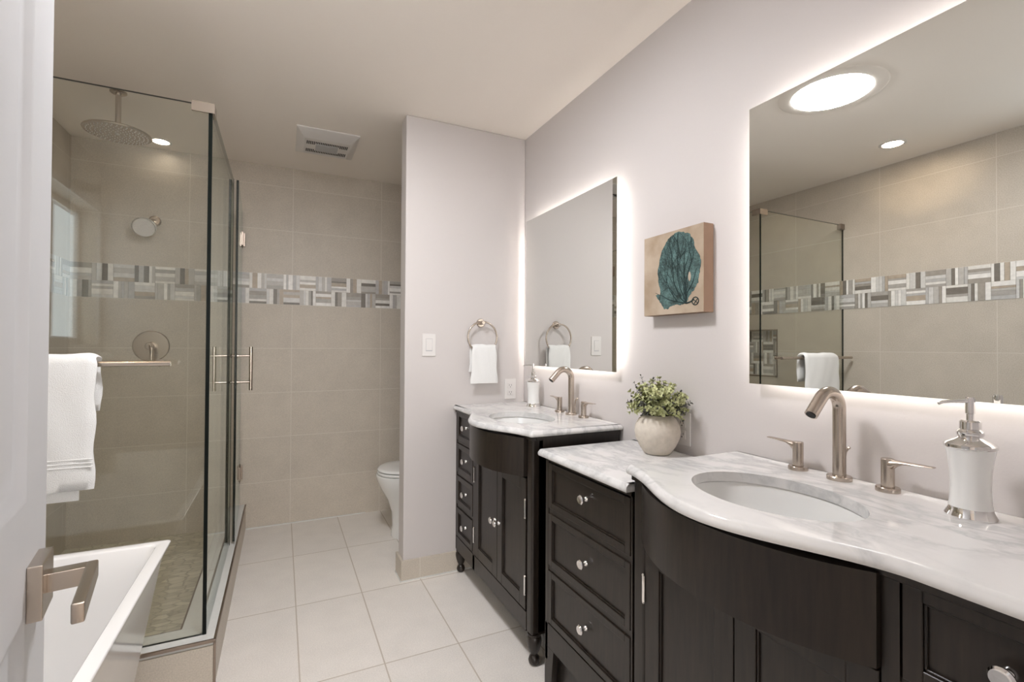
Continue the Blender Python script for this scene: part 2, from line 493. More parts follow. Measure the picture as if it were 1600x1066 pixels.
# left wall with niche and window openings
NY0, NY1, NZ0, NZ1, ND = 2.585, 2.90, 0.992, 1.365, 0.09
WY0, WY1, WZ0, WZ1 = 0.050, 0.92, 1.22, 2.11
bm = bm_new()
def wall_cells(bm, ys, zs, holes, x0, x1):
    for i in range(len(ys) - 1):
        for j in range(len(zs) - 1):
            if (i, j) in holes: continue
            box(bm, x0, x1, ys[i], ys[i + 1], zs[j], zs[j + 1])
wall_cells(bm, [YF - 0.12, WY0, WY1, NY0, NY1, YB + 0.1], [0, NZ0, WZ0, NZ1, WZ1, H], {(1, 2), (1, 3), (3, 1), (3, 2)}, XL - 0.16, XL)
wl = struct('wall_left', bm, 'tile_left', 'left wall of large taupe tiles with a band of stone sticks', 'wall')
mosaic_obj('stone_stick_band', wl, 'X', XL, WY1 + 0.1, YB - 0.005, 1.5, 2, 0.1025, 11, 1, ustart=1.174, phase=1)
bm = bm_new()
box(bm, XL - 0.15, XL - ND, NY0, NY1, NZ0, NZ1)
struct('trim_1', bm, 'tile_left', 'back of the recessed shower niche', 'niche')
nch = mosaic_obj('niche_mosaic', bpy.data.objects['trim_1'], 'X', XL - ND, NY0, NY1, NZ0, 4, 0.0935, 5, 1, ustart=NY0, phase=0)
bm = bm_new()
t_ = 0.008
for a in ((NY0 - t_, NY1 + t_, NZ0 - t_, NZ0), (NY0 - t_, NY1 + t_, NZ1, NZ1 + t_), (NY0 - t_, NY0, NZ0, NZ1), (NY1, NY1 + t_, NZ0, NZ1)):
    box(bm, XL - 0.004, XL + 0.004, a[0], a[1], a[2], a[3])
struct('trim_2', bm, 'bronze_trim', 'dark metal edging around the shower niche', 'trim')

# window over the tub
win = thing('window_1', 'frosted window over the bathtub', 'window'); win['kind'] = 'structure'
bm = bm_new()
for a in ((WY0, WY1, WZ0, WZ0 + 0.04), (WY0, WY1, WZ1 - 0.04, WZ1), (WY0, WY0 + 0.03, WZ0, WZ1), (WY1 - 0.03, WY1, WZ0, WZ1)):
    box(bm, XL - 0.15, XL - 0.092, *a, bev=0.004)
box(bm, XL - 0.14, XL - 0.09, (WY0 + WY1) / 2 - 0.02, (WY0 + WY1) / 2 + 0.02, WZ0 + 0.05, WZ1 - 0.05)
obj('window_frame', bm, 'white_plastic', win)
bm = bm_new(); box(bm, XL - 0.125, XL - 0.115, WY0 + 0.03, WY1 - 0.03, WZ0 + 0.05, WZ1 - 0.05)
obj('window_pane', bm, 'pane', win)
bm = bm_new()
for a in ((WY0 - 0.05, WY1 + 0.05, WZ1, WZ1 + 0.05), (WY0 - 0.05, WY1 + 0.05, WZ0 - 0.05, WZ0), (WY0 - 0.05, WY0, WZ0, WZ1), (WY1, WY1 + 0.05, WZ0, WZ1)):
    box(bm, XL - 0.005, XL + 0.012, *a, bev=0.003)
obj('window_casing', bm, 'white_plastic', win)

# vanity wall, stub wall, doorway wall
bm = bm_new(); box(bm, 0.0, 0.1, YF - 0.12, YB + 0.1, 0, H)
struct('wall_right', bm, 'paint', 'pale pinkish-white painted wall behind the vanities', 'wall')
bm = bm_new(); box(bm, XS, 0.0, YS, YS + 0.11, 0, H, bev=0.006, seg=3)
struct('wall_partition', bm, 'paint', 'short white partition wall beside the toilet', 'wall')
bm = bm_new()
box(bm, XS - 0.012, -0.0, YS - 0.012, YS + 0.001, 0, 0.105); box(bm, XS - 0.012, XS + 0.001, YS + 0.001, YS + 0.122, 0, 0.105)
struct('baseboard_partition', bm, 'tile_base', 'taupe tile baseboard along the partition wall', 'baseboard')
DX0, DX1 = -1.462, -0.64
bm = bm_new()
box(bm, XL - 0.16, DX0, YF - 0.12, YF, 0, H); box(bm, DX1, 0.1, YF - 0.12, YF, 0, H); box(bm, DX0, DX1, YF - 0.12, YF, 2.05, H)
struct('wall_front', bm, 'paint', 'white wall with the doorway the camera stands in', 'wall')

bm = bm_new()
box(bm, -1.487, XS - 0.02, YB - 0.006, YB + 0.001, 0, 0.007); box(bm, XS - 0.016, 0, YS - 0.016, YS - 0.011, 0, 0.005); box(bm, XS - 0.016, XS - 0.011, YS - 0.012, YS + 0.122, 0, 0.005)
struct('trim_4', bm, 'quartz', 'pale caulk line where the tiled walls meet the floor', 'trim')

# room behind the doorway
bm = bm_new(); box(bm, -3.2, 1.2, -3.6, YF - 0.12, -0.1, 0)
struct('floor_bedroom', bm, 'carpet', 'carpeted floor of the adjoining room', 'floor')
bm = bm_new(); box(bm, -3.2, 1.2, -3.6, YF - 0.12, H, H + 0.1)
struct('ceiling_bedroom', bm, 'ceiling', 'ceiling of the adjoining room', 'ceiling')
bm = bm_new(); box(bm, -3.3, -3.2, -3.6, YF - 0.12, 0, H); box(bm, 1.2, 1.3, -3.6, YF - 0.12, 0, H)
box(bm, -3.2, -2.4, -3.7, -3.6, 0, H); box(bm, 0.4, 1.2, -3.7, -3.6, 0, H); box(bm, -2.4, 0.4, -3.7, -3.6, 0, 0.7); box(bm, -2.4, 0.4, -3.7, -3.6, 2.2, H)
box(bm, -3.3, XL - 0.16, YF - 0.17, YF - 0.12, 0, H); box(bm, 0.1, 1.3, YF - 0.17, YF - 0.12, 0, H)
struct('wall_bedroom', bm, 'paint', 'painted walls of the adjoining room', 'wall')
w2 = thing('fill_window', 'added fill light window, unseen in the adjoining room', 'window'); w2['kind'] = 'structure'  # added out of view; its glowing pane sends fill light through the doorway
bm = bm_new(); box(bm, -2.35, 0.35, -3.68, -3.67, 0.75, 2.15); obj('window_pane', bm, 'fill_pane', w2)
bm = bm_new()
for a in ((-2.4, 0.4, 0.7, 0.76), (-2.4, 0.4, 2.14, 2.2), (-2.4, -2.34, 0.7, 2.2), (0.34, 0.4, 0.7, 2.2), (-1.03, -0.97, 0.76, 2.14)):
    box(bm, a[0], a[1], -3.69, -3.62, a[2], a[3])
obj('window_frame', bm, 'white_plastic', w2)

# ------------------------------------------------------------------ shower: curb, floor, enclosure
CX, CY, CZ = -1.487, 2.022, 0.166
bm = bm_new(); box(bm, XL, CX - 0.11, CY + 0.12, YB, 0.0, 0.03)
struct('floor_shower', bm, 'pebble', 'pebble mosaic floor inside the shower', 'floor')
curb = thing('shower_curb', 'low taupe tiled curb with white slab top and bronze edging around the glass shower', 'shower curb', (CX, CY, 0))
bm = bm_new()
box(bm, XL - CX, -0.002, 0.002, 0.118, 0, CZ - 0.022); box(bm, -0.118, -0.002, 0.118, YB - CY, 0, CZ - 0.022)
obj('tiled_side', bm, 'tile_front', curb)
bm = bm_new()
box(bm, XL - CX, -0.008, 0.008, 0.12, CZ - 0.022, CZ); box(bm, -0.12, -0.008, 0.12, YB - CY, CZ - 0.022, CZ)
obj('slab_top', bm, 'quartz', curb)
bm = bm_new()
box(bm, XL - CX, 0.001, -0.001, 0.008, CZ - 0.011, CZ + 0.001, bev=0.002); box(bm, -0.008, 0.001, 0.0, YB - CY, CZ - 0.011, CZ + 0.001, bev=0.002)
box(bm, -0.008, 0.001, -0.001, 0.008, 0, CZ - 0.005, bev=0.002)
obj('edge_trim', bm, 'bronze_trim', curb)
bm = bm_new()
box(bm, XL - CX, -0.126, 0.12, 0.124, CZ - 0.008, CZ); box(bm, -0.126, -0.12, 0.12, YB - CY, CZ - 0.008, CZ)
obj('inner_edge_trim', bm, 'bronze_trim', curb)

GX, GY, GZ = -1.535, 2.070, 2.103
enc = thing('shower_enclosure', 'frameless clear glass shower screen, two fixed panels meeting at a clamped corner', 'shower screen', (GX, GY, CZ))
def pane(bm, x0, x1, y0, y1, z0, z1, edge_faces):
    t = bmesh.new(); bmesh.ops.create_cube(t, size=1)
    for v in t.verts: v.co = Vector(((x0 + x1) / 2 + v.co.x * (x1 - x0), (y0 + y1) / 2 + v.co.y * (y1 - y0), (z0 + z1) / 2 + v.co.z * (z1 - z0)))
    thin_x = (x1 - x0) < (y1 - y0)
    for f in t.faces:
        n = f.normal if f.normal.length else Vector((0, 0, 1))
        f.normal_update(); n = f.normal
        big = abs(n.x) > 0.9 if thin_x else abs(n.y) > 0.9
        f.material_index = 0 if big else 1
    merge(bm, t)
g = 0.012
bm = bm_new(); pane(bm, XL - GX + 0.002, 0.0, 0, g, 0, GZ - CZ, 0)
obj('front_glass_panel', bm, ['glass', 'glass_edge'], enc)
bm = bm_new(); pane(bm, 0.001, g + 0.001, 0.0, 2.93 - GY, 0, GZ - CZ, 0)
obj('side_glass_panel', bm, ['glass', 'glass_edge'], enc)
bm = bm_new(); box(bm, 0.000, g + 0.002, 2.93 - GY, 2.934 - GY, 0, GZ - CZ)  # black strip stands in for internal reflection darkening the panel end
obj('edge_strip', bm, 'glass_edge', enc)
bm = bm_new(); z = GZ - CZ
box(bm, -0.052, 0.020, -0.008, 0.0, z - 0.030, z + 0.006); box(bm, 0.0135, 0.020, -0.002, 0.052, z - 0.030, z + 0.006)
box(bm, -0.052, 0.016, -0.007, 0.018, z + 0.001, z + 0.006); box(bm, -0.002, 0.016, 0.0, 0.052, z + 0.001, z + 0.006)
obj('corner_clamp', bm, 'nickel', enc)
bm = bm_new(); box(bm, XL - GX + 0.001, XL - GX + 0.045, -0.010, 0.020, z - 0.035, z + 0.005, bev=0.002)
obj('wall_clamp', bm, 'bronze_trim', enc)
# towel bar fixed to the front panel
BZ, BY = 1.157, 2.000
bm = bm_new(); tube(bm, [(-2.372 - GX, BY - GY, BZ - CZ), (-1.628 - GX, BY - GY, BZ - CZ)], 0.0095, 20)
bar = obj('towel_bar', bm, 'nickel', enc)
for px in (-2.30, -1.672):
    bm = bm_new(); tube(bm, [(px - GX, BY - GY, BZ - CZ), (px - GX, -0.001, BZ - CZ)], 0.007, 12)
    lathe(bm, [(0.013, 0.0), (0.013, -0.006)], (px - GX, 0.0, BZ - CZ), axis='Y', seg=20)
    obj('bar_post', bm, 'nickel', bar)

door = thing('shower_door', 'hinged clear glass shower door with ladder pull handle, slightly ajar', 'shower door', (GX + 0.004, 3.626, CZ + 0.012), math.radians(2.2))
DL = 0.682
bm = bm_new(); pane(bm, -0.006, 0.006, -DL, 0, 0, GZ - CZ - 0.012, 0)
obj('glass_pane', bm, ['glass', 'glass_edge'], door)
bm = bm_new(); lathe(bm, [(0.006, 0.0), (0.006, GZ - CZ - 0.014)], (0.0, -DL - 0.004, 0.001), seg=8)
obj('edge_strip', bm, 'glass', door)
for hz in (1.905, 0.370):
    bm = bm_new(); z = hz - CZ
    box(bm, -0.012, 0.012, -0.055, -0.004, z - 0.045, z + 0.045, bev=0.002); box(bm, -0.022, 0.022, -0.006, 0.010, z - 0.045, z + 0.045, bev=0.002)
    tube(bm, [(0.0, -0.01, z - 0.058), (0, -0.01, z + 0.058)], 0.009, 12)
    obj('hinge', bm, 'bronze_trim', door)
bm = bm_new()
HY = -DL + 0.055; z0, z1 = 0.962 - CZ, 1.20 - CZ
for s in (-1, 1):
    tube(bm, [(s * 0.071, HY, z0 - 0.0), (s * 0.071, HY, z1)], 0.0092, 16)
for zz in (1.007 - CZ, 1.150 - CZ):
    tube(bm, [(-0.071, HY, zz), (0.071, HY, zz)], 0.006, 12)
    for s in (-1, 1): lathe(bm, [(0.011, s * 0.005), (0.011, s * 0.010)], (0, HY, zz), axis='X', seg=16)
obj('handle', bm, 'nickel', door)

# rain shower head
rh = thing('rain_shower_head', 'round brushed nickel rain shower head hanging from the ceiling', 'shower head', (-2.006, 2.90, H))
bm = bm_new(); lathe(bm, [(0.034, 0.0), (0.034, -0.006), (0.028, -0.010), (0.0115, -0.011)], seg=32); obj('flange', bm, 'nickel', rh)
bm = bm_new(); tube(bm, [(0, 0, -0.008), (0, 0, -0.175)], 0.0115, 20); lathe(bm, [(0.016, -0.172), (0.02, -0.18), (0.02, -0.19)], seg=24); obj('arm', bm, 'nickel', rh)
bm = bm_new(); lathe(bm, [(0.02, -0.178), (0.05, -0.182), (0.118, -0.190), (0.132, -0.196), (0.134, -0.201), (0.131, -0.205), (0.126, -0.206)], seg=56); obj('disc', bm, 'nickel', rh)
bm = bm_new()
for ring, cnt in ((0.03, 10), (0.048, 16), (0.066, 22), (0.084, 28), (0.101, 34), (0.117, 40)):
    for k in range(cnt):
        a = 2 * PI * k / cnt + ring * 30
        lathe(bm, [(0.0026, -0.205), (0.0018, -0.2095), (0, -0.2095)], (ring * math.cos(a), ring * math.sin(a), 0), seg=6)
lathe(bm, [(0.010, -0.205), (0.008, -0.209), (0, -0.209)], seg=12)
obj('spray_nozzles', bm, 'white_plastic', rh)

# wall shower head
sh = thing('wall_shower_head', 'small round wall mounted shower head on a short arm', 'shower head', (-2.000, YB, 1.985))
bm = bm_new(); lathe(bm, [(0.033, 0.0), (0.033, -0.008), (0.026, -0.014), (0, -0.014)], axis='Y', seg=32); obj('flange', bm, 'nickel', sh)
bm = bm_new(); tube(bm, [(0, -0.01, 0), (-0.006, -0.045, -0.006), (-0.022, -0.088, -0.045)], 0.0105, 14); obj('arm', bm, 'nickel', sh)
bm = bm_new(); lathe(bm, [(0.014, 0.03), (0.02, 0.02), (0.05, 0.006), (0.062, -0.004), (0.062, -0.012), (0.056, -0.014)], seg=40)
rot = Matrix.Rotation(math.radians(-58), 3, 'X')
bmesh.ops.rotate(bm, cent=(0, 0, 0), matrix=rot, verts=bm.verts); bmesh.ops.translate(bm, vec=(-0.030, -0.112, -0.062), verts=bm.verts)
obj('head', bm, 'chrome', sh)
bm = bm_new(); lathe(bm, [(0.055, -0.0135), (0.054, -0.016), (0.0, -0.016)], seg=40)
for ring, cnt in ((0.018, 8), (0.032, 14), (0.045, 20)):
    for k in range(cnt):
        a = 2 * PI * k / cnt; lathe(bm, [(0.003, -0.016), (0.002, -0.019), (0, -0.019)], (ring * math.cos(a), ring * math.sin(a), 0), seg=6)
bmesh.ops.rotate(bm, cent=(0, 0, 0), matrix=rot, verts=bm.verts); bmesh.ops.translate(bm, vec=(-0.030, -0.112, -0.062), verts=bm.verts)
obj('spray_face', bm, 'white_plastic', sh)

# shower valve
sv = thing('shower_valve', 'round brushed nickel shower valve plate with lever handle', 'shower valve', (-2.010, YB, 1.211))
bm = bm_new(); lathe(bm, [(0.095, 0.0), (0.095, -0.004), (0.090, -0.008), (0, -0.008)], axis='Y', seg=56); obj('escutcheon', bm, 'nickel', sv)
bm = bm_new(); lathe(bm, [(0.026, -0.006), (0.024, -0.045), (0.020, -0.052), (0, -0.052)], axis='Y', seg=28); obj('stem', bm, 'nickel', sv)
bm = bm_new(); tube(bm, [(0, -0.040, 0.002), (0.012, -0.055, -0.012), (0.014, -0.062, -0.045), (0.012, -0.064, -0.085)], [0.012, 0.011, 0.0085, 0.0065], 12); obj('lever', bm, 'nickel', sv)

# towel over the bar
tw = thing('bath_towel', 'thick white towel folded over the glass mounted towel bar', 'towel', (-1.80, BY, BZ))
rnd = random.Random(4)
def towel_sheet(bm, path, x0, x1, th, nx=26, wob=0.004, ph=0.0):
    """path: (y,z) centre line; a thick sheet with soft edges and waves"""
    P = [Vector((0, a, b)) for a, b in path]; n = len(P); rings = []
    for i in range(n):
        d = (P[min(i + 1, n - 1)] - P[max(i - 1, 0)]).normalized(); nn = Vector((0, -d.z, d.y))
        top = []; bot = []
        for k in range(nx + 1):
            u = k / nx; x = x0 + (x1 - x0) * u
            e = min(1.0, math.sqrt(max(0.0, min(u, 1 - u) * nx / 2.0)) + 0.12)
            w = wob * (math.sin(u * 9 + i * 0.32 + ph) + 0.5 * math.sin(u * 23 + i * 0.7 + ph)) * min(1, i / 4, (n - 1 - i) / 1.0 + 0.4)
            xe = x + wob * 0.9 * math.sin(i * 1.1 + ph) * (1 if u > 0.5 else -1) * abs(2 * u - 1) ** 2
            c = P[i] + Vector((xe, 0, 0)) + nn * w * 0.5
            tt = th / 2 * e * (0.55 if i in (0, n - 1) else 1)
            top.append(c + nn * tt); bot.append(c - nn * tt)
        rings.append(top + list(reversed(bot)))
    loft(bm, rings, True, True, True)
def arc(cy, cz, r, a0, a1, n): return [(cy + r * math.cos(math.radians(a0 + (a1 - a0) * i / n)), cz + r * math.sin(math.radians(a0 + (a1 - a0) * i / n))) for i in range(n + 1)]
bm = bm_new()
pth = [(-0.030, -0.398 + 0.030 * i) for i in range(13)] + arc(0, -0.004, 0.027, 170, 10, 8) + [(0.028, -0.03 - 0.025 * i) for i in range(6)]
towel_sheet(bm, pth, -0.375, -0.022, 0.022, nx=30)
obj('outer_fold', bm, 'towel', tw, sharp=80)
bm = bm_new()
pth = [(-0.014, -0.435 + 0.030 * i) for i in range(14)] + arc(0, 0.0, 0.0125, 170, 10, 6) + [(0.013, -0.02 - 0.025 * i) for i in range(5)]
towel_sheet(bm, pth, -0.370, -0.065, 0.007, nx=24, ph=1.0, wob=0.002)
obj('inner_fold', bm, 'towel', tw, sharp=80)
bm = bm_new()
for k in range(3):
    tube(bm, [(-0.374 + 0.352 * i / 24, -0.0415, -0.300 - 0.012 * k) for i in range(25)], 0.0026, 6)
obj('woven_border', bm, 'towel', tw, sharp=80)

# ------------------------------------------------------------------ bathtub
tubo = thing('bathtub', 'white freestanding rectangular bathtub with tapering sides', 'bathtub', (-1.616, 1.978, 0))
bm = bm_new()
x0, x1, y0, y1, zt = -0.755, 0.0, -1.50, 0.0, 0.56
def rr(i, r, z, n=6): return rrect(x0 + i, x1 - i, y0 + i, y1 - i, r, z, n)
rings = [rr(0.100, 0.04, 0.0), rr(0.094, 0.04, 0.03), rr(0.022, 0.015, 0.50), rr(0.010, 0.012, 0.548), rr(0.003, 0.010, 0.549), rr(0.0, 0.010, 0.553), rr(0.0, 0.010, 0.558), rr(0.003, 0.010, 0.561),
         rr(0.030, 0.018, 0.562), rr(0.036, 0.022, 0.556), rr(0.060, 0.035, 0.47), rr(0.095, 0.055, 0.20), rr(0.13, 0.08, 0.135), rr(0.17, 0.10, 0.125)]
loft(bm, rings, True, True, True)
obj('shell', bm, 'acrylic', tubo, sharp=50)
bm = bm_new(); lathe(bm, [(0.032, 0.126), (0.030, 0.131), (0, 0.131)], ((x0 + x1) / 2, y0 + 0.35, 0), seg=24)
obj('drain', bm, 'chrome', tubo)

# ------------------------------------------------------------------ door leaf
DS = 0.95
dr = thing('door_1', 'open white panelled door at the left with a square brushed nickel lever', 'door', (-1.28374 + (-1.565 + 1.28374) * DS + 0.174 * 0.665, 0.795 * DS - 0.985 * 0.665, 0.008), math.radians(100.02))
dr['kind'] = 'structure'
LW, LH, LT = 0.774, 2.03, 0.034
rails = [(0.0, 0.20), (0.90, 1.03), (LH - 0.115, LH)]
bm = bm_new()
for a, b in ((0, 0.105), (LW - 0.112, LW)): box(bm, a, b, 0, LT, 0, LH)
cm = (0.105 + LW - 0.112) / 2
for a, b in rails: box(bm, 0.105, LW - 0.112, 0, LT, a, b)
box(bm, cm - 0.05, cm + 0.05, 0, LT, 0.2, 0.90); box(bm, cm - 0.05, cm + 0.05, 0, LT, 1.03, LH - 0.115)
obj('door_frame', bm, 'door_paint', dr)
for (za, zb) in ((0.20, 0.90), (1.03, LH - 0.115)):
    for (ua, ub) in ((0.105, cm - 0.05), (cm + 0.05, LW - 0.112)):
        bm = bm_new()
        for side in (0, 1):
            yy = (lambda d: d) if side == 0 else (lambda d: LT - d)
            def rc(i, d): return [(ua + i, yy(d), za + i), (ub - i, yy(d), za + i), (ub - i, yy(d), zb - i), (ua + i, yy(d), zb - i)]
            loft(bm, [rc(0, 0.0), rc(0.006, 0.001), rc(0.012, 0.006), rc(0.020, 0.009), rc(0.030, 0.009), rc(0.055, 0.003)], True, False, True, smooth=False)
        obj('door_panel', bm, 'door_paint', dr)
hx, hz = 0.665 + 0.0315, 0.922
for sd, yface in ((-1, 0.0), (1, LT)):
    if sd == 1: continue
    bm = bm_new(); box(bm, hx - 0.033, hx + 0.033, -0.0145, 0.0, hz - 0.036, hz + 0.030, bev=0.0012)
    rose = obj('handle_rose', bm, 'nickel', dr)
    bm = bm_new(); box(bm, hx - 0.010, hx + 0.010, -0.050, -0.014, hz - 0.013, hz + 0.010, bev=0.001)
    box(bm, hx - 0.118, hx + 0.011, -0.061, -0.049, hz - 0.013, hz + 0.010, bev=0.002)
    obj('door_handle', bm, 'nickel', dr)
bm = bm_new()
for z in (0.2, 1.0, 1.8):
    tube(bm, [(-0.004, -0.004, z - 0.045), (-0.004, -0.004, z + 0.045)], 0.006, 10)
obj('door_hinge', bm, 'nickel', dr)
bm = bm_new()
for a, b in ((DX0 - 0.07, DX0 + 0.005), (DX1 - 0.005, DX1 + 0.07)): box(bm, a, b, YF, YF + 0.015, 0, 2.12, bev=0.003)
box(bm, DX0 - 0.07, DX1 + 0.07, YF, YF + 0.015, 2.05, 2.12, bev=0.003)
struct('trim_3', bm, 'door_paint', 'white casing around the bathroom doorway', 'trim')

# ------------------------------------------------------------------ ceiling fittings
vt = thing('exhaust_fan', 'white rectangular ceiling exhaust fan cover with dark slots and a grey lens', 'exhaust fan', (-1.052, 3.085, H))
bm = bm_new()
def vr(hx_, hy_, z): return [(-hx_, -hy_, z), (hx_, -hy_, z), (hx_, hy_, z), (-hx_, hy_, z)]
loft(bm, [vr(0.168, 0.195, 0.0), vr(0.168, 0.195, -0.006), vr(0.125, 0.118, -0.034), vr(0.122, 0.115, -0.034)], True, False, True, smooth=False)
for yy, s in ((-0.082, 1), (0.082, -1)):
    for k in range(24):
        xx = -0.110 + 0.220 * k / 23
        deep = 0.022 if abs(xx) > 0.068 else 0.012
        y_in = yy + s * (deep * 2); ya, yb = sorted((yy, y_in if abs(xx) > 0.068 else yy + s * 0.026))
        box(bm, xx - 0.0027, xx + 0.0027, ya, yb, -0.0355, -0.0335, mi=1)
obj('cover', bm, ['white_plastic', 'dark'], vt)
bm = bm_new(); box(bm, -0.062, 0.062, -0.050, 0.050, -0.038, -0.034, bev=0.001)
obj('lamp_lens', bm, 'lens_off', vt)

def can_light(x, y, label, em='can', k=1.0):
    t = thing('recessed_light', label, 'recessed light', (x, y, H), group='recessed ceiling lights')
    bm = bm_new(); lathe(bm, [(0.050, -0.001), (0.052, -0.004), (0.066, -0.003), (0.068, 0.0)], seg=40); obj('trim_ring', bm, 'white_plastic', t)
    bm = bm_new(); lathe(bm, [(0.050, -0.002), (0, -0.002)], seg=32); obj('lamp', bm, em, t)
    t.scale = (k, k, 1)
    return t
can_light(-1.950, 3.500, 'glowing recessed ceiling light inside the shower near the back wall', 'can_dim', 0.84)
can_light(-2.052, 1.59, 'glowing recessed ceiling light seen in the large mirror')

st = thing('tubular_skylight', 'large round bright skylight diffuser in the ceiling, seen in the large mirror', 'skylight', (TUN[0], TUN[1], H))
bm = bm_new(); lathe(bm, [(0.166, 0.0), (0.166, -0.006), (0.178, -0.008), (0.215, -0.004), (0.222, 0.0)], seg=64); obj('ceiling_ring', bm, 'ceiling', st)
bm = bm_new(); lathe(bm, [(0.166, 0.0), (0.160, -0.010), (0.10, -0.020), (0.0, -0.024)], seg=64); obj('diffuser', bm, 'tunnel', st)

# ------------------------------------------------------------------ toilet
tl = thing('toilet', 'white porcelain toilet with closed lid, half hidden behind the partition wall', 'toilet', (0, 3.12, 0))
def egg(xf, xb, hw, z, n=40, p=2.3):
    """front tip at xf (negative), back at xb"""
    cx = xf + hw * 1.18; out = []
    for i in range(n):
        a = 2 * PI * i / n; c, s = math.cos(a), math.sin(a)
        if c < 0: x = cx + (cx - xf) * c; y = hw * s
        else: x = cx + (xb - cx) * (abs(c) ** (2 / 3.5)); y = hw * (abs(s) ** (2 / 3.2)) * (1 if s >= 0 else -1)
        out.append((x, y, z))
    return out
bm = bm_new()
loft(bm, [egg(-0.640, -0.06, 0.100, 0.0), egg(-0.640, -0.06, 0.102, 0.02), egg(-0.632, -0.06, 0.100, 0.07), egg(-0.638, -0.06, 0.105, 0.16), egg(-0.665, -0.06, 0.125, 0.24),
          egg(-0.705, -0.06, 0.155, 0.31), egg(-0.728, -0.06, 0.172, 0.36), egg(-0.738, -0.06, 0.180, 0.395), egg(-0.734, -0.06, 0.177, 0.403)], True, True, True)
obj('bowl', bm, 'porcelain', tl, sharp=60)
bm = bm_new(); loft(bm, [egg(-0.722, -0.22, 0.168, 0.404), egg(-0.730, -0.22, 0.174, 0.408), egg(-0.731, -0.22, 0.175, 0.418), egg(-0.724, -0.22, 0.170, 0.423)], True, True, True)
obj('seat', bm, 'porcelain', tl, sharp=60)
bm = bm_new(); loft(bm, [egg(-0.718, -0.22, 0.165, 0.4255), egg(-0.728, -0.22, 0.173, 0.429), egg(-0.728, -0.22, 0.173, 0.437), egg(-0.715, -0.22, 0.163, 0.445), egg(-0.60, -0.25, 0.10, 0.450)], True, True, True)
obj('lid', bm, 'porcelain', tl, sharp=60)
bm = bm_new(); loft(bm, [rrect(-0.20, -0.012, -0.19, 0.19, 0.03, 0.395), rrect(-0.215, -0.012, -0.205, 0.205, 0.03, 0.72)], True, True, True)
obj('tank', bm, 'porcelain', tl)
bm = bm_new(); loft(bm, [rrect(-0.222, -0.008, -0.212, 0.212, 0.03, 0.722), rrect(-0.222, -0.008, -0.212, 0.212, 0.03, 0.75)], True, True, True)
obj('tank_lid', bm, 'porcelain', tl)

# ------------------------------------------------------------------ vanities
BC, BH = 0.3225, 0.32           # centre and half width of the bow, measured from the plain end
def bow(v, d, hw=BH):
    t = (v - BC) / hw
    if abs(t) >= 1: return 0.0
    return d * ((math.cos(PI * t) + 1) / 2) ** 0.8
FX = -0.420                     # front face of the carcass

def knob(parent, y, z, x):
    bm = bm_new()
    lathe(bm, [(0.0095, 0.0), (0.0085, -0.004), (0.005, -0.008), (0.005, -0.014), (0.009, -0.017), (0.0145, -0.020), (0.0152, -0.0235), (0.0125, -0.027), (0.009, -0.0265), (0, -0.0265)], (x, y, z), axis='X', seg=20)
    return obj('knob', bm, 'chrome', parent)

def panel_front(bm, y0, y1, z0, z1, x, fr, depth=0.018, rec=0.009):
    """frame-and-panel front facing -x, proud plane at x; fr = frame width"""
    ya, yb = sorted((y0, y1))
    box(bm, x, x + depth, ya, ya + fr, z0, z1, bev=0.0012, seg=1); box(bm, x, x + depth, yb - fr, yb, z0, z1, bev=0.0012, seg=1)
    box(bm, x, x + depth, ya + fr, yb - fr, z0, z0 + fr, bev=0.0012, seg=1); box(bm, x, x + depth, ya + fr, yb - fr, z1 - fr, z1, bev=0.0012, seg=1)
    box(bm, x + rec, x + depth, ya + fr, yb - fr, z0 + fr, z1 - fr)
    # small bead around the recess
    b = 0.004; i = fr
    for a in ((ya + i, ya + i + b, z0 + i, z1 - i), (yb - i - b, yb - i, z0 + i, z1 - i), (ya + i, yb - i, z0 + i, z0 + i + b), (ya + i, yb - i, z1 - i - b, z1 - i)):
        box(bm, x + 0.004, x + depth, *a, bev=0.001, seg=1)

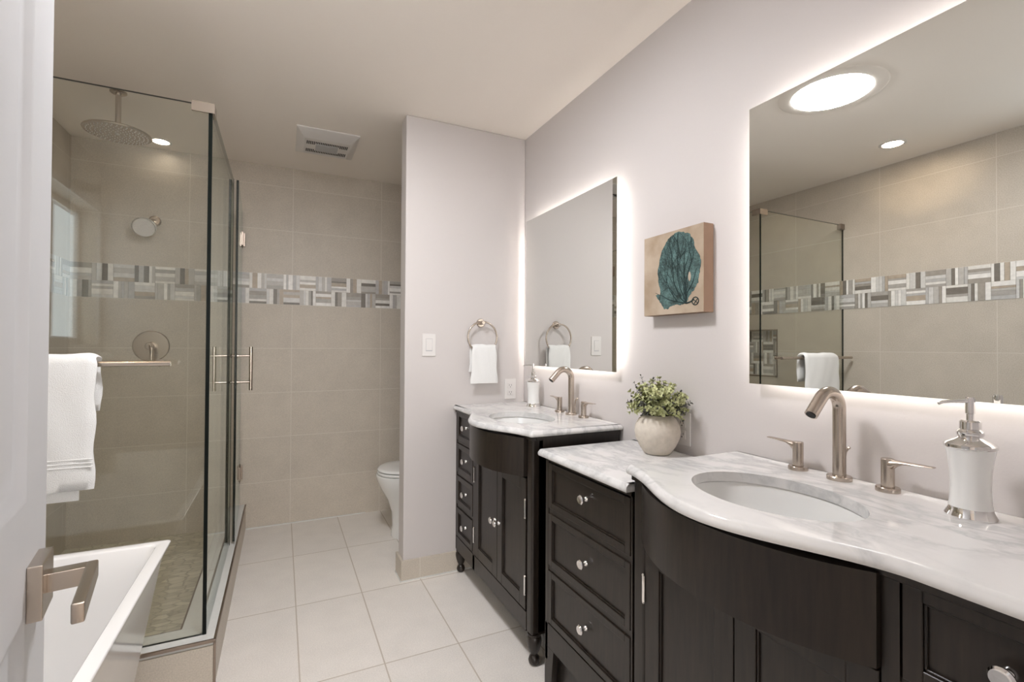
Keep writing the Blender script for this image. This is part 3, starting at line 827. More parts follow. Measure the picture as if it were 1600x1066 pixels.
def vanity(name, label, base_y, s, wall_end, hinges_far):
    t = thing(name, label, 'vanity cabinet', (0, base_y, 0))
    Y = lambda v: s * v
    def B(bm, x0, x1, v0, v1, z0, z1, **k):
        a, b = sorted((Y(v0), Y(v1))); box(bm, x0, x1, a, b, z0, z1, **k)
    W = 0.885
    bm = bm_new()
    B(bm, FX + 0.020, -0.010, 0.012, W - 0.012, 0.125, 0.190)
    B(bm, -0.022, -0.010, 0.012, W - 0.012, 0.190, 0.874)
    B(bm, FX + 0.018, -0.010, 0.598, 0.612, 0.190, 0.874)
    B(bm, FX + 0.018, FX + 0.030, 0.03, W - 0.012, 0.190, 0.862)
    B(bm, FX, -0.04, 0.0, 0.046, 0.120, 0.874, bev=0.010, seg=3)      # plain end stile and side
    B(bm, FX + 0.03, -0.008, -0.0, 0.02, 0.120, 0.874)
    B(bm, FX, FX + 0.03, W - 0.018, W, 0.120, 0.874, bev=0.004)
    B(bm, FX + 0.02, -0.008, W - 0.02, W, 0.120, 0.874)
    B(bm, FX, FX + 0.022, 0.598, 0.623, 0.120, 0.874)                # stile between doors and drawers
    B(bm, FX, FX + 0.022, 0.046, W - 0.018, 0.118, 0.192, bev=0.001, seg=1)   # bottom rail
    B(bm, FX, FX + 0.022, 0.046, 0.598, 0.840, 0.874)
    B(bm, FX - 0.004, FX + 0.022, -0.004, W + 0.004, 0.862, 0.878, bev=0.002, seg=1)
    B(bm, FX + 0.022, -0.006, -0.004, 0.020, 0.862, 0.878); B(bm, FX + 0.022, -0.006, W - 0.020, W + 0.004, 0.862, 0.878); B(bm, -0.030, -0.006, 0.02, W - 0.02, 0.862, 0.878)
    for k in range(5):
        zz = 0.192 + 0.1725 * k
        if zz < 0.86: B(bm, FX + 0.004, FX + 0.022, 0.623, W - 0.018, zz - 0.009, zz + 0.006)
    # frame and recessed panel on the visible side
    B(bm, FX + 0.045, -0.04, -0.004, 0.0, 0.800, 0.862); 
    obj('cabinet_body', bm, 'wood', t)
    # bow front apron drawer
    bm = bm_new(); n = 40; ring0 = []; v0, v1 = 0.048, 0.597
    outer = [(FX - 0.012 - 0.088 * (1 - abs(2 * i / n - 1) ** 2.2), Y(v0 + (v1 - v0) * i / n)) for i in range(n + 1)]
    poly = outer + [(FX + 0.012, Y(v1)), (FX + 0.012, Y(v0))]
    prism(bm, poly, 'Z', 0.716, 0.867)
    obj('bow_front_apron', bm, 'wood', t, sharp=30)
    # doors
    mid = (0.050 + 0.595) / 2
    for (a, b, kv, hv) in ((0.050, mid - 0.0015, mid - 0.022, 0.048), (mid + 0.0015, 0.595, mid + 0.022, 0.597)):
        bm = bm_new(); panel_front(bm, Y(a), Y(b), 0.198, 0.708, FX - 0.002, 0.050, depth=0.020)
        d = obj('door', bm, 'wood', t)
        knob(d, Y(kv), 0.452, FX - 0.002)
        for hz in (0.592, 0.296):
            bm = bm_new(); tube(bm, [(FX - 0.005, Y(hv), hz - 0.034), (FX - 0.005, Y(hv), hz + 0.034)], 0.0042, 10)
            lathe(bm, [(0.0055, hz + 0.034), (0.003, hz + 0.039), (0, hz + 0.039)], (FX - 0.005, Y(hv), 0), seg=8)
            lathe(bm, [(0, hz - 0.039), (0.003, hz - 0.039), (0.0055, hz - 0.034)], (FX - 0.005, Y(hv), 0), seg=8)
            obj('hinge', bm, 'chrome', d)
    # drawers
    for k in range(4):
        z0 = 0.200 + 0.1725 * k
        bm = bm_new(); panel_front(bm, Y(0.627), Y(W - 0.022), z0, z0 + 0.1525, FX - 0.002, 0.026, depth=0.020)
        d = obj('drawer', bm, 'wood', t)
        knob(d, Y((0.627 + W - 0.022) / 2), z0 + 0.076, FX + 0.007)
    # turned legs
    for v, x in ((0.022, FX + 0.024), (W - 0.024, FX + 0.024), (0.022, -0.04), (W - 0.024, -0.04)):
        bm = bm_new()
        lathe(bm, [(0, 0), (0.012, 0.0), (0.020, 0.008), (0.0225, 0.018), (0.019, 0.030), (0.0125, 0.037), (0.0125, 0.041), (0.019, 0.052), (0.025, 0.072), (0.0285, 0.092), (0.0275, 0.104), (0.023, 0.111), (0.026, 0.115), (0.026, 0.121)], (x, Y(v), 0), seg=28)
        obj('leg', bm, 'wood', t)
    return t

def offset_loop(pts, d):
    n = len(pts); out = []
    for i in range(n):
        a, b = Vector(pts[i - 1]), Vector(pts[(i + 1) % n]); t = (b - a).normalized()
        out.append((pts[i][0] - t.y * d, pts[i][1] + t.x * d))
    return out

SZ = 0.902
def rounded(poly, rad, n=5):
    """round the listed corners of a polygon; rad per vertex"""
    out = []; m = len(poly)
    for i, p in enumerate(poly):
        r = rad[i]; P = Vector(p)
        if r <= 0: out.append(tuple(p)); continue
        A = (Vector(poly[i - 1]) - P).normalized(); B = (Vector(poly[(i + 1) % m]) - P).normalized()
        p0 = P + A * r; p1 = P + B * r
        for k in range(n + 1):
            u = k / n; q = p0 * (1 - u) ** 2 + P * 2 * u * (1 - u) + p1 * u ** 2; out.append((q.x, q.y))
    return out

def countertop(name, label, base_y, s, vend, top=SZ, th=0.024, straight=None, hole=True):
    t = thing(name, label, 'countertop', (0, base_y, top - th))
    v0 = -0.018
    if straight is None:
        front = []; rads = []
        n = 64
        for i in range(n + 1):
            v = BC - 0.33 + 0.66 * i / n
            if v < v0 + 0.02: continue
            front.append((-0.437 - bow(v, 0.105, 0.325), v))
        poly = [(-0.001, v0), (-0.437, v0)] + front + [(-0.437, vend), (-0.001, vend)]
        rads = [0.008, 0.016] + [0] * len(front) + [0.004, 0.002]
    else:
        poly = [(-0.001, straight[0]), (straight[2], straight[0]), (straight[2], straight[1]), (-0.001, straight[1])]
        rads = [0.002, 0.002, 0.012, 0.002]
    # densify
    P = rounded(poly, rads)
    P = [(x, s * y) for x, y in P]
    area = sum(P[i][0] * P[(i + 1) % len(P)][1] - P[(i + 1) % len(P)][0] * P[i][1] for i in range(len(P)))
    if area > 0: P.reverse()       # clockwise -> offset to the right is inward
    def inset(d):
        q = offset_loop(P, -d); return q
    prof = [(0.005, 0.0), (0.002, 0.001), (0.0, 0.005), (0.0, 0.010), (0.002, 0.0145), (0.0045, 0.0170), (0.0055, 0.0190), (0.0085, 0.0222), (0.013, th)]
    bm = bm_new()
    V = []
    for d, z in prof:
        V.append([bm.verts.new((x, y, z)) for x, y in inset(d)])
    m = len(P)
    for a, b in zip(V[:-1], V[1:]):
        for i in range(m):
            f = bm.faces.new((a[i], a[(i + 1) % m], b[(i + 1) % m], b[i])); f.smooth = True
    HX, HV, HA, HB = -0.305, BC, 0.138, 0.185
    for ring, z in ((V[0], 0.0), (V[-1], th)):
        es = [bm.edges.get((ring[i], ring[(i + 1) % m])) for i in range(m)]
        if hole:
            hv = [bm.verts.new((HX + HA * math.cos(2 * PI * i / 64), s * HV + HB * math.sin(2 * PI * i / 64), z)) for i in range(64)]
            es += [bm.edges.new((hv[i], hv[(i + 1) % 64])) for i in range(64)]
            if z == 0.0: h0 = hv
            else: h1 = hv
        bmesh.ops.triangle_fill(bm, edges=es, use_beauty=True)
    if hole:
        for i in range(64): bm.faces.new((h0[i], h0[(i + 1) % 64], h1[(i + 1) % 64], h1[i]))
    obj('stone_top', bm, 'marble', t, sharp=28)
    return t, (HX, s * HV, HA, HB)

def sink(label, base_y, s):
    t = thing('sink_basin', label, 'sink', (-0.305, base_y + s * BC, SZ - 0.024), group='undermount oval sinks')
    bm = bm_new()
    pr = [(1.10, -0.012), (1.10, -0.001), (1.03, -0.001), (1.02, -0.004), (0.99, -0.03), (0.93, -0.07), (0.82, -0.105), (0.62, -0.132), (0.35, -0.144), (0.12, -0.149)]
    n = 64
    loft(bm, [[(0.138 * k * math.cos(2 * PI * i / n), 0.185 * k * math.sin(2 * PI * i / n), z) for i in range(n)] for k, z in pr], True, False, True)
    obj('bowl', bm, 'porcelain', t, sharp=60)
    bm = bm_new(); lathe(bm, [(0.028, -0.150), (0.028, -0.145), (0.022, -0.143), (0, -0.142)], seg=28); obj('drain', bm, 'nickel', t)
    return t

def faucet(label, y, x=-0.053):
    t = thing('faucet', label, 'faucet', (x, y, SZ), group='widespread faucets')
    bm = bm_new()
    r = 0.0142; pts = [(0, 0, 0.004), (0, 0, 0.06), (0, 0, 0.12), (0, 0, 0.172)]
    R = 0.042; cx, cz = -R, 0.172
    for k in range(1, 15):
        a = math.radians(140 * k / 14); pts.append((cx + R * math.cos(a), 0, cz + R * math.sin(a)))
    d = Vector((pts[-1][0] - pts[-2][0], 0, pts[-1][2] - pts[-2][2])).normalized()
    for k in (0.02, 0.050): pts.append((pts[17][0] + d.x * k, 0, pts[17][2] + d.z * k))
    tube(bm, pts, r, 24)
    lathe(bm, [(0.0145, 0.012), (0.0155, 0.010), (0.0155, 0.006)], seg=24)
    sp = obj('spout', bm, 'nickel', t, sharp=50)
    bm = bm_new(); lathe(bm, [(0.027, 0.0), (0.027, 0.008), (0.0255, 0.010), (0.014, 0.0105)], seg=36); obj('base_ring', bm, 'nickel', sp)
    e = Vector(pts[-1]); bm = bm_new(); tube(bm, [e - d * 0.002, e + d * 0.0015], 0.0105, 20); obj('aerator', bm, 'dark', sp)
    bm = bm_new(); tube(bm, [(0.021, 0, 0.006), (0.021, 0, 0.045), (0.024, -0.001, 0.065), (0.030, -0.002, 0.073), (0.036, -0.003, 0.075)], [0.0028, 0.0028, 0.0032, 0.004, 0.0036], 8); obj('lift_rod', bm, 'nickel', t)
    for sgn in (1, -1):
        yy = sgn * 0.104
        bm = bm_new(); lathe(bm, [(0.0235, 0.0), (0.0235, 0.008), (0.022, 0.010), (0.0135, 0.0105)], (0, yy, 0), seg=32)
        lathe(bm, [(0.0128, 0.008), (0.0128, 0.072), (0.0115, 0.0735), (0, 0.0735)], (0, yy, 0), seg=24)
        h = obj('handle', bm, 'nickel', t, sharp=40)
        bm = bm_new(); rings = []
        for u, zc, hw, hh in ((0.000, 0.061, 0.0122, 0.0128), (0.011, 0.062, 0.0122, 0.0118), (0.018, 0.0655, 0.0118, 0.0075), (0.030, 0.0690, 0.0108, 0.0042), (0.055, 0.0705, 0.0095, 0.0030), (0.082, 0.0715, 0.0085, 0.0020), (0.086, 0.0715, 0.0070, 0.0012)):
            rings.append([(hw * math.cos(2 * PI * k / 16), yy + sgn * u, zc + hh * math.sin(2 * PI * k / 16)) for k in range(16)])
        loft(bm, rings, True, True, True)
        obj('lever', bm, 'nickel', h, sharp=50)
    return t

def dispenser(label, x, y, rotz=0.0):
    t = thing('soap_dispenser', label, 'soap dispenser', (x, y, SZ), rotz, group='white and chrome soap dispensers')
    bm = bm_new(); lathe(bm, [(0, 0.0), (0.038, 0.0), (0.0385, 0.003), (0.036, 0.008), (0.033, 0.014), (0.0325, 0.019)], seg=48); obj('base_collar', bm, 'chrome', t)
    bm = bm_new(); lathe(bm, [(0.0325, 0.016), (0.0305, 0.035), (0.0295, 0.058), (0.0305, 0.085), (0.0335, 0.112), (0.0375, 0.134)], seg=48); obj('bottle', bm, 'porcelain', t)
    bm = bm_new(); lathe(bm, [(0.0375, 0.131), (0.0395, 0.133), (0.0395, 0.138), (0.036, 0.142), (0.024, 0.148), (0.018, 0.152), (0.019, 0.155), (0.0205, 0.158), (0.0205, 0.162), (0.017, 0.165), (0.0155, 0.167), (0.0165, 0.168), (0.0165, 0.181), (0.013, 0.184)], seg=48); obj('cap', bm, 'chrome', t)
    bm = bm_new(); lathe(bm, [(0.006, 0.180), (0.006, 0.196), (0.0075, 0.197), (0.0078, 0.224), (0.006, 0.228), (0, 0.228)], seg=24); obj('pump_stem', bm, 'chrome', t)
    bm = bm_new(); tube(bm, [(0, 0, 0.221), (-0.03, 0, 0.2205), (-0.056, 0, 0.219), (-0.064, 0, 0.216)], [0.0042, 0.0038, 0.003, 0.0026], 12); obj('nozzle', bm, 'chrome', t)
    return t

A0, C0 = 1.618, 1.036
vanity('vanity_cabinet', 'far dark espresso bow front vanity against the partition wall, on turned legs', A0, 1, True, True)
vanity('vanity_cabinet', 'near dark espresso bow front vanity at the right, below the large mirror', C0, -1, False, True)
tA, _ = countertop('countertop', 'veined white marble countertop on the far vanity, below the small mirror', A0, 1, 0.888)
tC, _ = countertop('countertop', 'veined white marble countertop on the near vanity, below the large mirror', C0, -1, 0.900)
sink('oval white undermount sink in the far vanity', A0, 1)
sink('oval white undermount sink in the near vanity', C0, -1)
faucet('brushed nickel faucet on the far vanity, in front of the small mirror', A0 + BC - 0.020)
faucet('brushed nickel faucet on the near vanity, in front of the large mirror', C0 - BC + 0.001)
dispenser('white and chrome soap pump at the far end beside the partition wall', -0.072, 2.262, math.radians(-60))
dispenser('white and chrome soap pump closest to the camera, at right by the large mirror', -0.092, 0.452, math.radians(-22))

# middle drawer bank
BZT = 0.850
db = thing('drawer_cabinet', 'dark espresso three drawer cabinet between the two vanities', 'drawer cabinet', (0, 1.043, 0))
bm = bm_new(); W = 0.479
DXF = FX + 0.004
box(bm, DXF + 0.02, -0.008, 0.0, W, 0.13, 0.826)
box(bm, DXF, -0.03, W - 0.022, W, 0.10, 0.826, bev=0.003); box(bm, DXF, DXF + 0.025, 0.0, 0.006, 0.10, 0.826)
box(bm, DXF, DXF + 0.022, 0.0, W, 0.150, 0.234, bev=0.001, seg=1); box(bm, DXF, DXF + 0.022, 0.0, W, 0.812, 0.826)
for zz in (0.434, 0.637): box(bm, DXF + 0.003, DXF + 0.022, 0.0, W, zz - 0.009, zz + 0.009)
prism(bm, [(W - 0.060, 0.15), (W - 0.045, 0.03), (W - 0.025, 0.0), (W, 0.0), (W, 0.15)], 'X', DXF, DXF + 0.022)
box(bm, DXF + 0.03, -0.008, 0.0, W - 0.006, 0.0, 0.14)
obj('cabinet_body', bm, 'wood', db)
for k, z0 in enumerate((0.240, 0.444, 0.647)):
    bm = bm_new(); panel_front(bm, 0.009, W - 0.025, z0, z0 + (0.184 if k < 2 else 0.160), DXF - 0.002, 0.022, depth=0.020)
    d = obj('drawer', bm, 'wood', db)
    knob(d, (0.009 + W - 0.025) / 2, z0 + 0.093, DXF + 0.007)
tB, _ = countertop('countertop', 'lower veined white marble countertop on the drawer cabinet, under the vase', 1.04, 1, 0, top=BZT, straight=(0.001, 0.506, -0.440), hole=False)

# ------------------------------------------------------------------ mirrors
def mirror(label, y0, y1, z0=1.117, z1=1.932, group='frameless backlit mirrors'):
    t = thing('backlit_mirror', label, 'mirror', (0, (y0 + y1) / 2, (z0 + z1) / 2), group=group)
    hy, hz_ = (y1 - y0) / 2, (z1 - z0) / 2
    bm = bm_new(); box(bm, -0.0345, -0.030, -hy, hy, -hz_, hz_, bev=0.0006, seg=1); obj('mirror_glass', bm, 'mirror', t, sharp=20)
    i = 0.048
    bm = bm_new(); box(bm, -0.0298, -0.002, -hy + i, hy - i, -hz_ + i, hz_ - i); obj('backing_box', bm, 'white_plastic', t)
    bm = bm_new(); w = 0.006; zz = 0.007
    for a in ((-hy + i - 0.001 - w, -hy + i - 0.001, -hz_ + i, hz_ - i), (hy - i + 0.001, hy - i + 0.001 + w, -hz_ + i, hz_ - i), (-hy + i, hy - i, -hz_ + i - 0.001 - w, -hz_ + i - 0.001), (-hy + i, hy - i, hz_ - i + 0.001, hz_ - i + 0.001 + w)):
        box(bm, -0.0285, -0.0205, *a)
    obj('led_strip', bm, 'led', t)
    return t
mirror('smaller looking frameless backlit mirror over the far vanity, reflecting the towel ring', 1.607, 2.430)
mirror('large frameless backlit mirror over the near vanity, reflecting the skylight and shower', 0.157, 0.980)

# ------------------------------------------------------------------ wall art
def art_mat():
    m, nt, b = base_mat('sea_fan_print'); L = nt.links.new
    at = N(nt, 'ShaderNodeTexCoord'); 
    nz = N(nt, 'ShaderNodeTexNoise'); nz.inputs['Scale'].default_value = 9; nz.inputs['Detail'].default_value = 6; L(at.outputs['Object'], nz.inputs['Vector'])
    cr = N(nt, 'ShaderNodeValToRGB'); cr.color_ramp.elements[0].position = 0.3; cr.color_ramp.elements[0].color = (0.33, 0.245, 0.165, 1)
    cr.color_ramp.elements[1].position = 0.62; cr.color_ramp.elements[1].color = (0.48, 0.39, 0.30, 1)
    L(nz.outputs['Fac'], cr.inputs[0]); L(cr.outputs[0], b.inputs['Base Color']); b.inputs['Roughness'].default_value = 0.8
    return m
def fan_mat(name, c0, c1, sc):
    m, nt, b = base_mat(name); L = nt.links.new
    at = N(nt, 'ShaderNodeTexCoord')
    nz = N(nt, 'ShaderNodeTexNoise'); nz.inputs['Scale'].default_value = sc; nz.inputs['Detail'].default_value = 8; nz.inputs['Roughness'].default_value = 0.7; L(at.outputs['Object'], nz.inputs['Vector'])
    vo = N(nt, 'ShaderNodeTexVoronoi', feature='DISTANCE_TO_EDGE'); vo.inputs['Scale'].default_value = 150; L(at.outputs['Object'], vo.inputs['Vector'])
    cr = N(nt, 'ShaderNodeValToRGB'); cr.color_ramp.elements[0].position = 0.35; cr.color_ramp.elements[0].color = (*c0, 1)
    cr.color_ramp.elements[1].position = 0.65; cr.color_ramp.elements[1].color = (*c1, 1)
    L(nz.outputs['Fac'], cr.inputs[0])
    mr = N(nt, 'ShaderNodeMapRange'); mr.inputs['From Max'].default_value = 0.12; mr.inputs['To Min'].default_value = 0.45; L(vo.outputs['Distance'], mr.inputs['Value'])
    s = N(nt, 'ShaderNodeVectorMath', operation='SCALE'); L(cr.outputs[0], s.inputs[0]); L(mr.outputs[0], s.inputs['Scale']); L(s.outputs[0], b.inputs['Base Color'])
    b.inputs['Roughness'].default_value = 0.8
    return m
MT['print'] = art_mat()
MT['fan'] = fan_mat('sea_fan_teal', (0.018, 0.034, 0.030), (0.13, 0.235, 0.225), 22)
MT['fan_vein'] = plain('sea_fan_vein', (0.01, 0.028, 0.028), 0.8)
ca = thing('canvas_print', 'square canvas print of a teal sea fan on tan, between the mirrors', 'wall art', (0, 1.2825, 1.4855))
bm = bm_new(); S_ = 0.1425
box(bm, -0.045, -0.001, -S_, S_, -0.147, 0.147, bev=0.002)
obj('canvas_box', bm, 'canvas_side', ca)
bm = bm_new(); box(bm, -0.0462, -0.0445, -S_ + 0.001, S_ - 0.001, -0.146, 0.146); obj('printed_face', bm, 'print', ca)
# image u runs left to right in the photo = decreasing y
def AP(u, v, x=-0.0468): return (x, S_ - u * 2 * S_, 0.147 - v * 0.294)
rn = random.Random(5)
fan = [(0.48, 0.06), (0.58, 0.03), (0.70, 0.05), (0.80, 0.10), (0.86, 0.18), (0.87, 0.27), (0.93, 0.33), (0.96, 0.42), (0.95, 0.55), (0.92, 0.66), (0.86, 0.74), (0.80, 0.79), (0.77, 0.85), (0.73, 0.88), (0.66, 0.90), (0.58, 0.885), (0.50, 0.90), (0.43, 0.935), (0.37, 0.925), (0.33, 0.87), (0.27, 0.80), (0.22, 0.745), (0.26, 0.735), (0.30, 0.75), (0.30, 0.68), (0.27, 0.58), (0.26, 0.46), (0.29, 0.34), (0.33, 0.22), (0.40, 0.12)]
pts = []
for i in range(len(fan)):
    a, b = fan[i], fan[(i + 1) % len(fan)]
    for k in range(4):
        u = k / 4; j = 0.008
        pts.append((a[0] + (b[0] - a[0]) * u + rn.uniform(-j, j), a[1] + (b[1] - a[1]) * u + rn.uniform(-j, j)))
bm = bm_new()
hl = [(0.79 + 0.022 * math.cos(2 * PI * i / 16), 0.58 + 0.055 * math.sin(2 * PI * i / 16)) for i in range(16)]
vo = [bm.verts.new(AP(*p)) for p in pts]; vh = [bm.verts.new(AP(*p)) for p in hl]
es = [bm.edges.new((vo[i], vo[(i + 1) % len(vo)])) for i in range(len(vo))] + [bm.edges.new((vh[i], vh[(i + 1) % 16])) for i in range(16)]
bmesh.ops.triangle_fill(bm, edges=es, use_beauty=True)
ft = bmesh.ops.extrude_face_region(bm, geom=list(bm.faces))
bmesh.ops.translate(bm, vec=(0.0004, 0, 0), verts=[g_ for g_ in ft['geom'] if isinstance(g_, bmesh.types.BMVert)])
obj('sea_fan', bm, 'fan', ca)
bm = bm_new()
root = (0.74, 0.885)
def vein(pp, r0, r1):
    n = len(pp); tube(bm, [AP(u, v, -0.0472) for u, v in pp], [r0 + (r1 - r0) * i / (n - 1) for i in range(n)], 6)
vein([root, (0.66, 0.87), (0.56, 0.85), (0.45, 0.82), (0.35, 0.77), (0.22, 0.72)], 0.0022, 0.0006)
vein([root, (0.66, 0.83), (0.60, 0.74), (0.54, 0.62), (0.52, 0.45), (0.50, 0.28), (0.47, 0.15)], 0.0022, 0.0006)
vein([root, (0.70, 0.80), (0.64, 0.70), (0.60, 0.55), (0.60, 0.38), (0.62, 0.2)], 0.0022, 0.0006)
vein([root, (0.74, 0.78), (0.73, 0.64), (0.78, 0.50), (0.84, 0.38), (0.86, 0.3)], 0.0024, 0.0006)
vein([root, (0.76, 0.76), (0.84, 0.66), (0.90, 0.5)], 0.002, 0.0006)
vein([root, (0.72, 0.74), (0.70, 0.55), (0.71, 0.35), (0.74, 0.15)], 0.002, 0.0006)
vein([(0.60, 0.86), (0.48, 0.72), (0.40, 0.55), (0.36, 0.35)], 0.0014, 0.0004)
vein([root, (0.80, 0.875), (0.86, 0.85)], 0.003, 0.002)
for a in range(0, 360, 30):
    r_ = math.radians(a); vein([(0.88 + 0.05 * math.cos(r_), 0.87 + 0.045 * math.sin(r_)), (0.88 + 0.05 * math.cos(r_ + 0.55), 0.87 + 0.045 * math.sin(r_ + 0.55))], 0.0016, 0.0016)
vein([(0.84, 0.84), (0.92, 0.90)], 0.0012, 0.0012); vein([(0.92, 0.84), (0.85, 0.91)], 0.0012, 0.0012)
def inside(u, v):
    c = False; j = len(fan) - 1
    for i in range(len(fan)):
        a, b = fan[i], fan[j]
        if (a[1] > v) != (b[1] > v) and u < (b[0] - a[0]) * (v - a[1]) / (b[1] - a[1]) + a[0]: c = not c
        j = i
    return c
def grow(u, v, a, r, depth):
    pp = [(u, v)]
    for k in range(7):
        a += rn.uniform(-0.22, 0.22); u += 0.028 * math.cos(a); v += 0.028 * math.sin(a)
        if not inside(u, v) or abs(u - 0.79) < 0.03 and abs(v - 0.58) < 0.06: break
        pp.append((u, v))
    if len(pp) > 2:
        vein(pp, r, r * 0.6)
        if depth:
            for da in (-0.45, 0.35): grow(pp[-1][0], pp[-1][1], a + da, r * 0.72, depth - 1)
for (u, v, a) in ((0.70, 0.84, -1.9), (0.66, 0.80, -2.2), (0.72, 0.80, -1.6), (0.60, 0.80, -2.4), (0.74, 0.76, -1.35), (0.54, 0.80, -2.0), (0.66, 0.70, -1.7), (0.60, 0.55, -1.5), (0.72, 0.50, -1.4), (0.50, 0.50, -1.6), (0.82, 0.40, -1.5), (0.42, 0.62, -1.7), (0.65, 0.35, -1.5)):
    grow(u, v, a, 0.0011, 3)
obj('sea_fan_veins', bm, 'fan_vein', ca)

# ------------------------------------------------------------------ switch, outlets, towel ring
sw = thing('light_switch', 'white rocker light switch on the partition wall', 'light switch', (-0.575, YS, 1.2275))
bm = bm_new(); box(bm, -0.037, 0.037, -0.0055, 0.0, -0.060, 0.060, bev=0.0025); obj('cover_plate', bm, 'white_plastic', sw)
bm = bm_new(); box(bm, -0.0175, 0.0175, -0.0064, -0.005, -0.034, 0.034); obj('switch_gap', bm, 'lens_off', sw)
bm = bm_new(); prism(bm, [(-0.006, -0.032), (-0.0095, 0.0), (-0.0072, 0.032), (-0.004, 0.032), (-0.004, -0.032)], 'X', -0.0160, 0.0160); obj('rocker', bm, 'white_plastic', sw)

def outlet(label, loc, rotz):
    t = thing('wall_outlet', label, 'power outlet', loc, rotz, group='white power outlets')
    bm = bm_new(); box(bm, -0.036, 0.036, -0.0055, 0.0, -0.058, 0.058, bev=0.0025); obj('cover_plate', bm, 'white_plastic', t)
    for zz in (-0.020, 0.020):
        bm = bm_new(); box(bm, -0.0165, 0.0165, -0.0075, -0.005, zz - 0.015, zz + 0.015, bev=0.001); box(bm, -0.0075, -0.0055, -0.0079, -0.007, zz - 0.002, zz + 0.007, mi=1); box(bm, 0.0055, 0.0075, -0.0079, -0.007, zz - 0.002, zz + 0.007, mi=1)
        lathe(bm, [(0.0024, -0.007), (0.0024, -0.0079), (0, -0.0079)], (0, 0, zz - 0.008), axis='Y', seg=10, mi=1)
        obj('receptacle', bm, ['white_plastic', 'dark'], t)
    return t
outlet('white outlet on the partition wall below the towel ring', (-0.094, YS, 0.977), 0)
outlet('white outlet on the wall, partly hidden behind the vase', (0, 1.272, 0.935), math.radians(-90))

tr = thing('towel_ring', 'round brushed nickel towel ring on the partition wall', 'towel ring', (-0.280, YS, 1.352))
bm = bm_new(); lathe(bm, [(0.024, 0.0), (0.024, -0.006), (0.021, -0.010), (0.0, -0.010)], axis='Y', seg=32); lathe(bm, [(0.011, -0.008), (0.011, -0.045), (0.009, -0.048), (0, -0.048)], axis='Y', seg=20); obj('mount', bm, 'nickel', tr)
RR, RC = 0.086, -0.0800
bm = bm_new(); tube(bm, [(RR * math.sin(2 * PI * i / 56), -0.036, RC + RR * math.cos(2 * PI * i / 56)) for i in range(56)], 0.0052, 12, closed=True); obj('ring', bm, 'nickel', tr)
ht = thing('hand_towel', 'small white hand towel hanging from the towel ring', 'towel', (-0.276, YS - 0.036, 1.19))
bm = bm_new()
pth = [(-0.017, -0.172 + 0.022 * i) for i in range(9)] + [(-0.014, 0.024)] + arc(0, 0.026, 0.012, 160, 20, 6) + [(0.014, 0.020)] + [(0.016, 0.0 - 0.022 * i) for i in range(6)]
# narrow at the ring, spreading towards the hem
tmp = bmesh.new(); towel_sheet(tmp, pth, -0.078, 0.078, 0.009, nx=22, wob=0.003, ph=0.6)
for v in tmp.verts:
    k = 0.90 + 0.12 * min(1, max(0, (0.04 - v.co.z) / 0.2)); v.co.x *= k
    if v.co.z > 0.0: v.co.z -= 0.0 * abs(v.co.x)
merge(bm, tmp)
obj('cloth', bm, 'towel', ht, sharp=80)

# ------------------------------------------------------------------ vase with greenery
vp = thing('potted_plant', 'round cream stoneware vase of pale green eucalyptus sprigs on the middle countertop', 'plant', (-0.092, 1.302, BZT))
bm = bm_new()
lathe(bm, [(0, 0.0), (0.040, 0.0), (0.046, 0.004), (0.062, 0.028), (0.074, 0.055), (0.078, 0.078), (0.075, 0.100), (0.063, 0.122), (0.050, 0.132), (0.047, 0.136), (0.044, 0.134), (0.044, 0.122), (0.0, 0.118)], seg=56)
obj('vase', bm, 'vase', vp, sharp=60)
rl = random.Random(21)
bs, bl = bm_new(), bm_new()
def leaf(bm, p, d, up, L_, Wd, mi):
    d = d.normalized(); s = d.cross(up).normalized(); u2 = s.cross(d)
    n = 6; prev = None; mid = []
    for i in range(n + 1):
        t = i / n; w = Wd * math.sin(PI * min(1, t * 0.92 + 0.06)) ** 0.6 * (1 if t < 1 else 0.15); c = p + d * (L_ * t) + u2 * (0.12 * L_ * math.sin(PI * t))
        mid.append((c - s * w + u2 * w * 0.3, c, c + s * w + u2 * w * 0.3))
    V = [[bm.verts.new(q) for q in r] for r in mid]
    for a, b in zip(V[:-1], V[1:]):
        for k in (0, 1):
            f = bm.faces.new((a[k], a[k + 1], b[k + 1], b[k])); f.smooth = True; f.material_index = mi
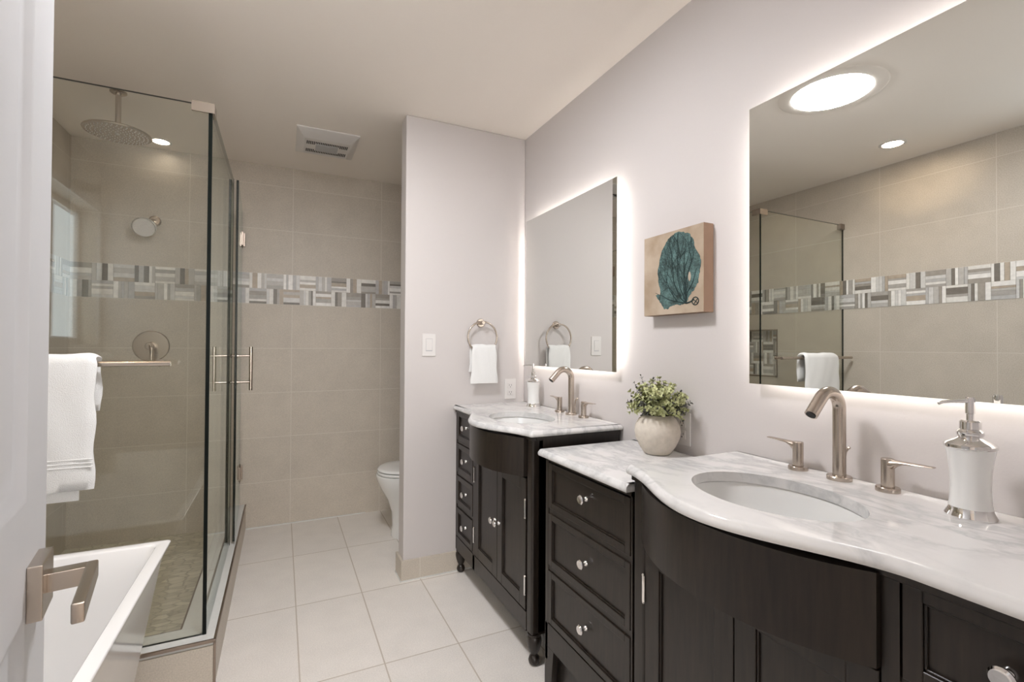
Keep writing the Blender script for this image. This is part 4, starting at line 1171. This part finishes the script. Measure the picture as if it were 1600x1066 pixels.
def sprig(base, tip, bend, nleaf, size, dark):
    pts = []
    for i in range(9):
        t = i / 8; p = base.lerp(tip, t); p = p + bend * math.sin(PI * t); pts.append(p)
    tube(bs, pts, [0.0013 * (1 - 0.6 * i / 8) for i in range(9)], 5)
    for k in range(nleaf):
        t = 0.22 + 0.78 * (k + 0.5) / nleaf; f = t * 8; i = min(7, int(f)); p = pts[i].lerp(pts[i + 1], f - i); d = (pts[i + 1] - pts[i]).normalized()
        a0 = rl.uniform(0, PI); sz = size * (1.15 - 0.5 * t) * rl.uniform(0.75, 1.25)
        e1 = d.cross(Vector((0.3, 0.2, 1))).normalized(); e2 = d.cross(e1)
        for m in range(2 if dark else 3):
            a = a0 + m * (PI if dark else 2 * PI / 3) + k * 1.3; o = (e1 * math.cos(a) + e2 * math.sin(a))
            mi = 1 if (dark or rl.random() < 0.07) else 0
            leaf(bl, p, o * 0.8 + d * rl.uniform(0.2, 0.8), d, sz, sz * (0.28 if dark else 0.42), mi)
for i in range(88):
    a = 2 * PI * i * 0.618; q = math.sqrt((i + 0.5) / 88); ang = q * 1.5
    Rr = rl.uniform(0.10, 0.125)
    base = Vector((0.028 * q * math.cos(a), 0.028 * q * math.sin(a), 0.12))
    tip = Vector((Rr * 0.82 * math.sin(ang) * math.cos(a), Rr * 1.06 * math.sin(ang) * math.sin(a), 0.137 + 0.130 * math.cos(ang) + rl.uniform(-0.015, 0.012)))
    if q > 0.75: tip.z -= 0.006
    tip.x = min(tip.x, 0.078)
    sprig(base, tip, Vector((0, 0, 0.024 * q)), 6, rl.uniform(0.014, 0.021), rl.random() < 0.09)
for (dx, dy, dz) in ((-0.03, 0.055, 0.275), (-0.035, 0.085, 0.245), (-0.01, 0.01, 0.265), (-0.02, 0.11, 0.19), (0.03, -0.125, 0.19), (0.0, -0.03, 0.255), (-0.03, 0.125, 0.17), (0.02, -0.09, 0.225)):
    sprig(Vector((dx * 0.2, dy * 0.2, 0.12)), Vector((dx, dy, dz)), Vector((0, 0, 0.008)), 9, 0.015, True)
obj('stems', bs, 'stem', vp)
obj('foliage', bl, ['leaf', 'leaf_dark'], vp, recalc=False, sharp=80)

sm = thing('metal_trinket', 'tiny shiny silver object on the middle countertop behind the vase', 'ornament', (-0.030, 1.432, BZT))
bm = bm_new(); lathe(bm, [(0, 0.0), (0.008, 0.0), (0.0095, 0.004), (0.005, 0.009), (0.0075, 0.014), (0.0065, 0.019), (0, 0.021)], seg=16); obj('metal_piece', bm, 'chrome', sm)
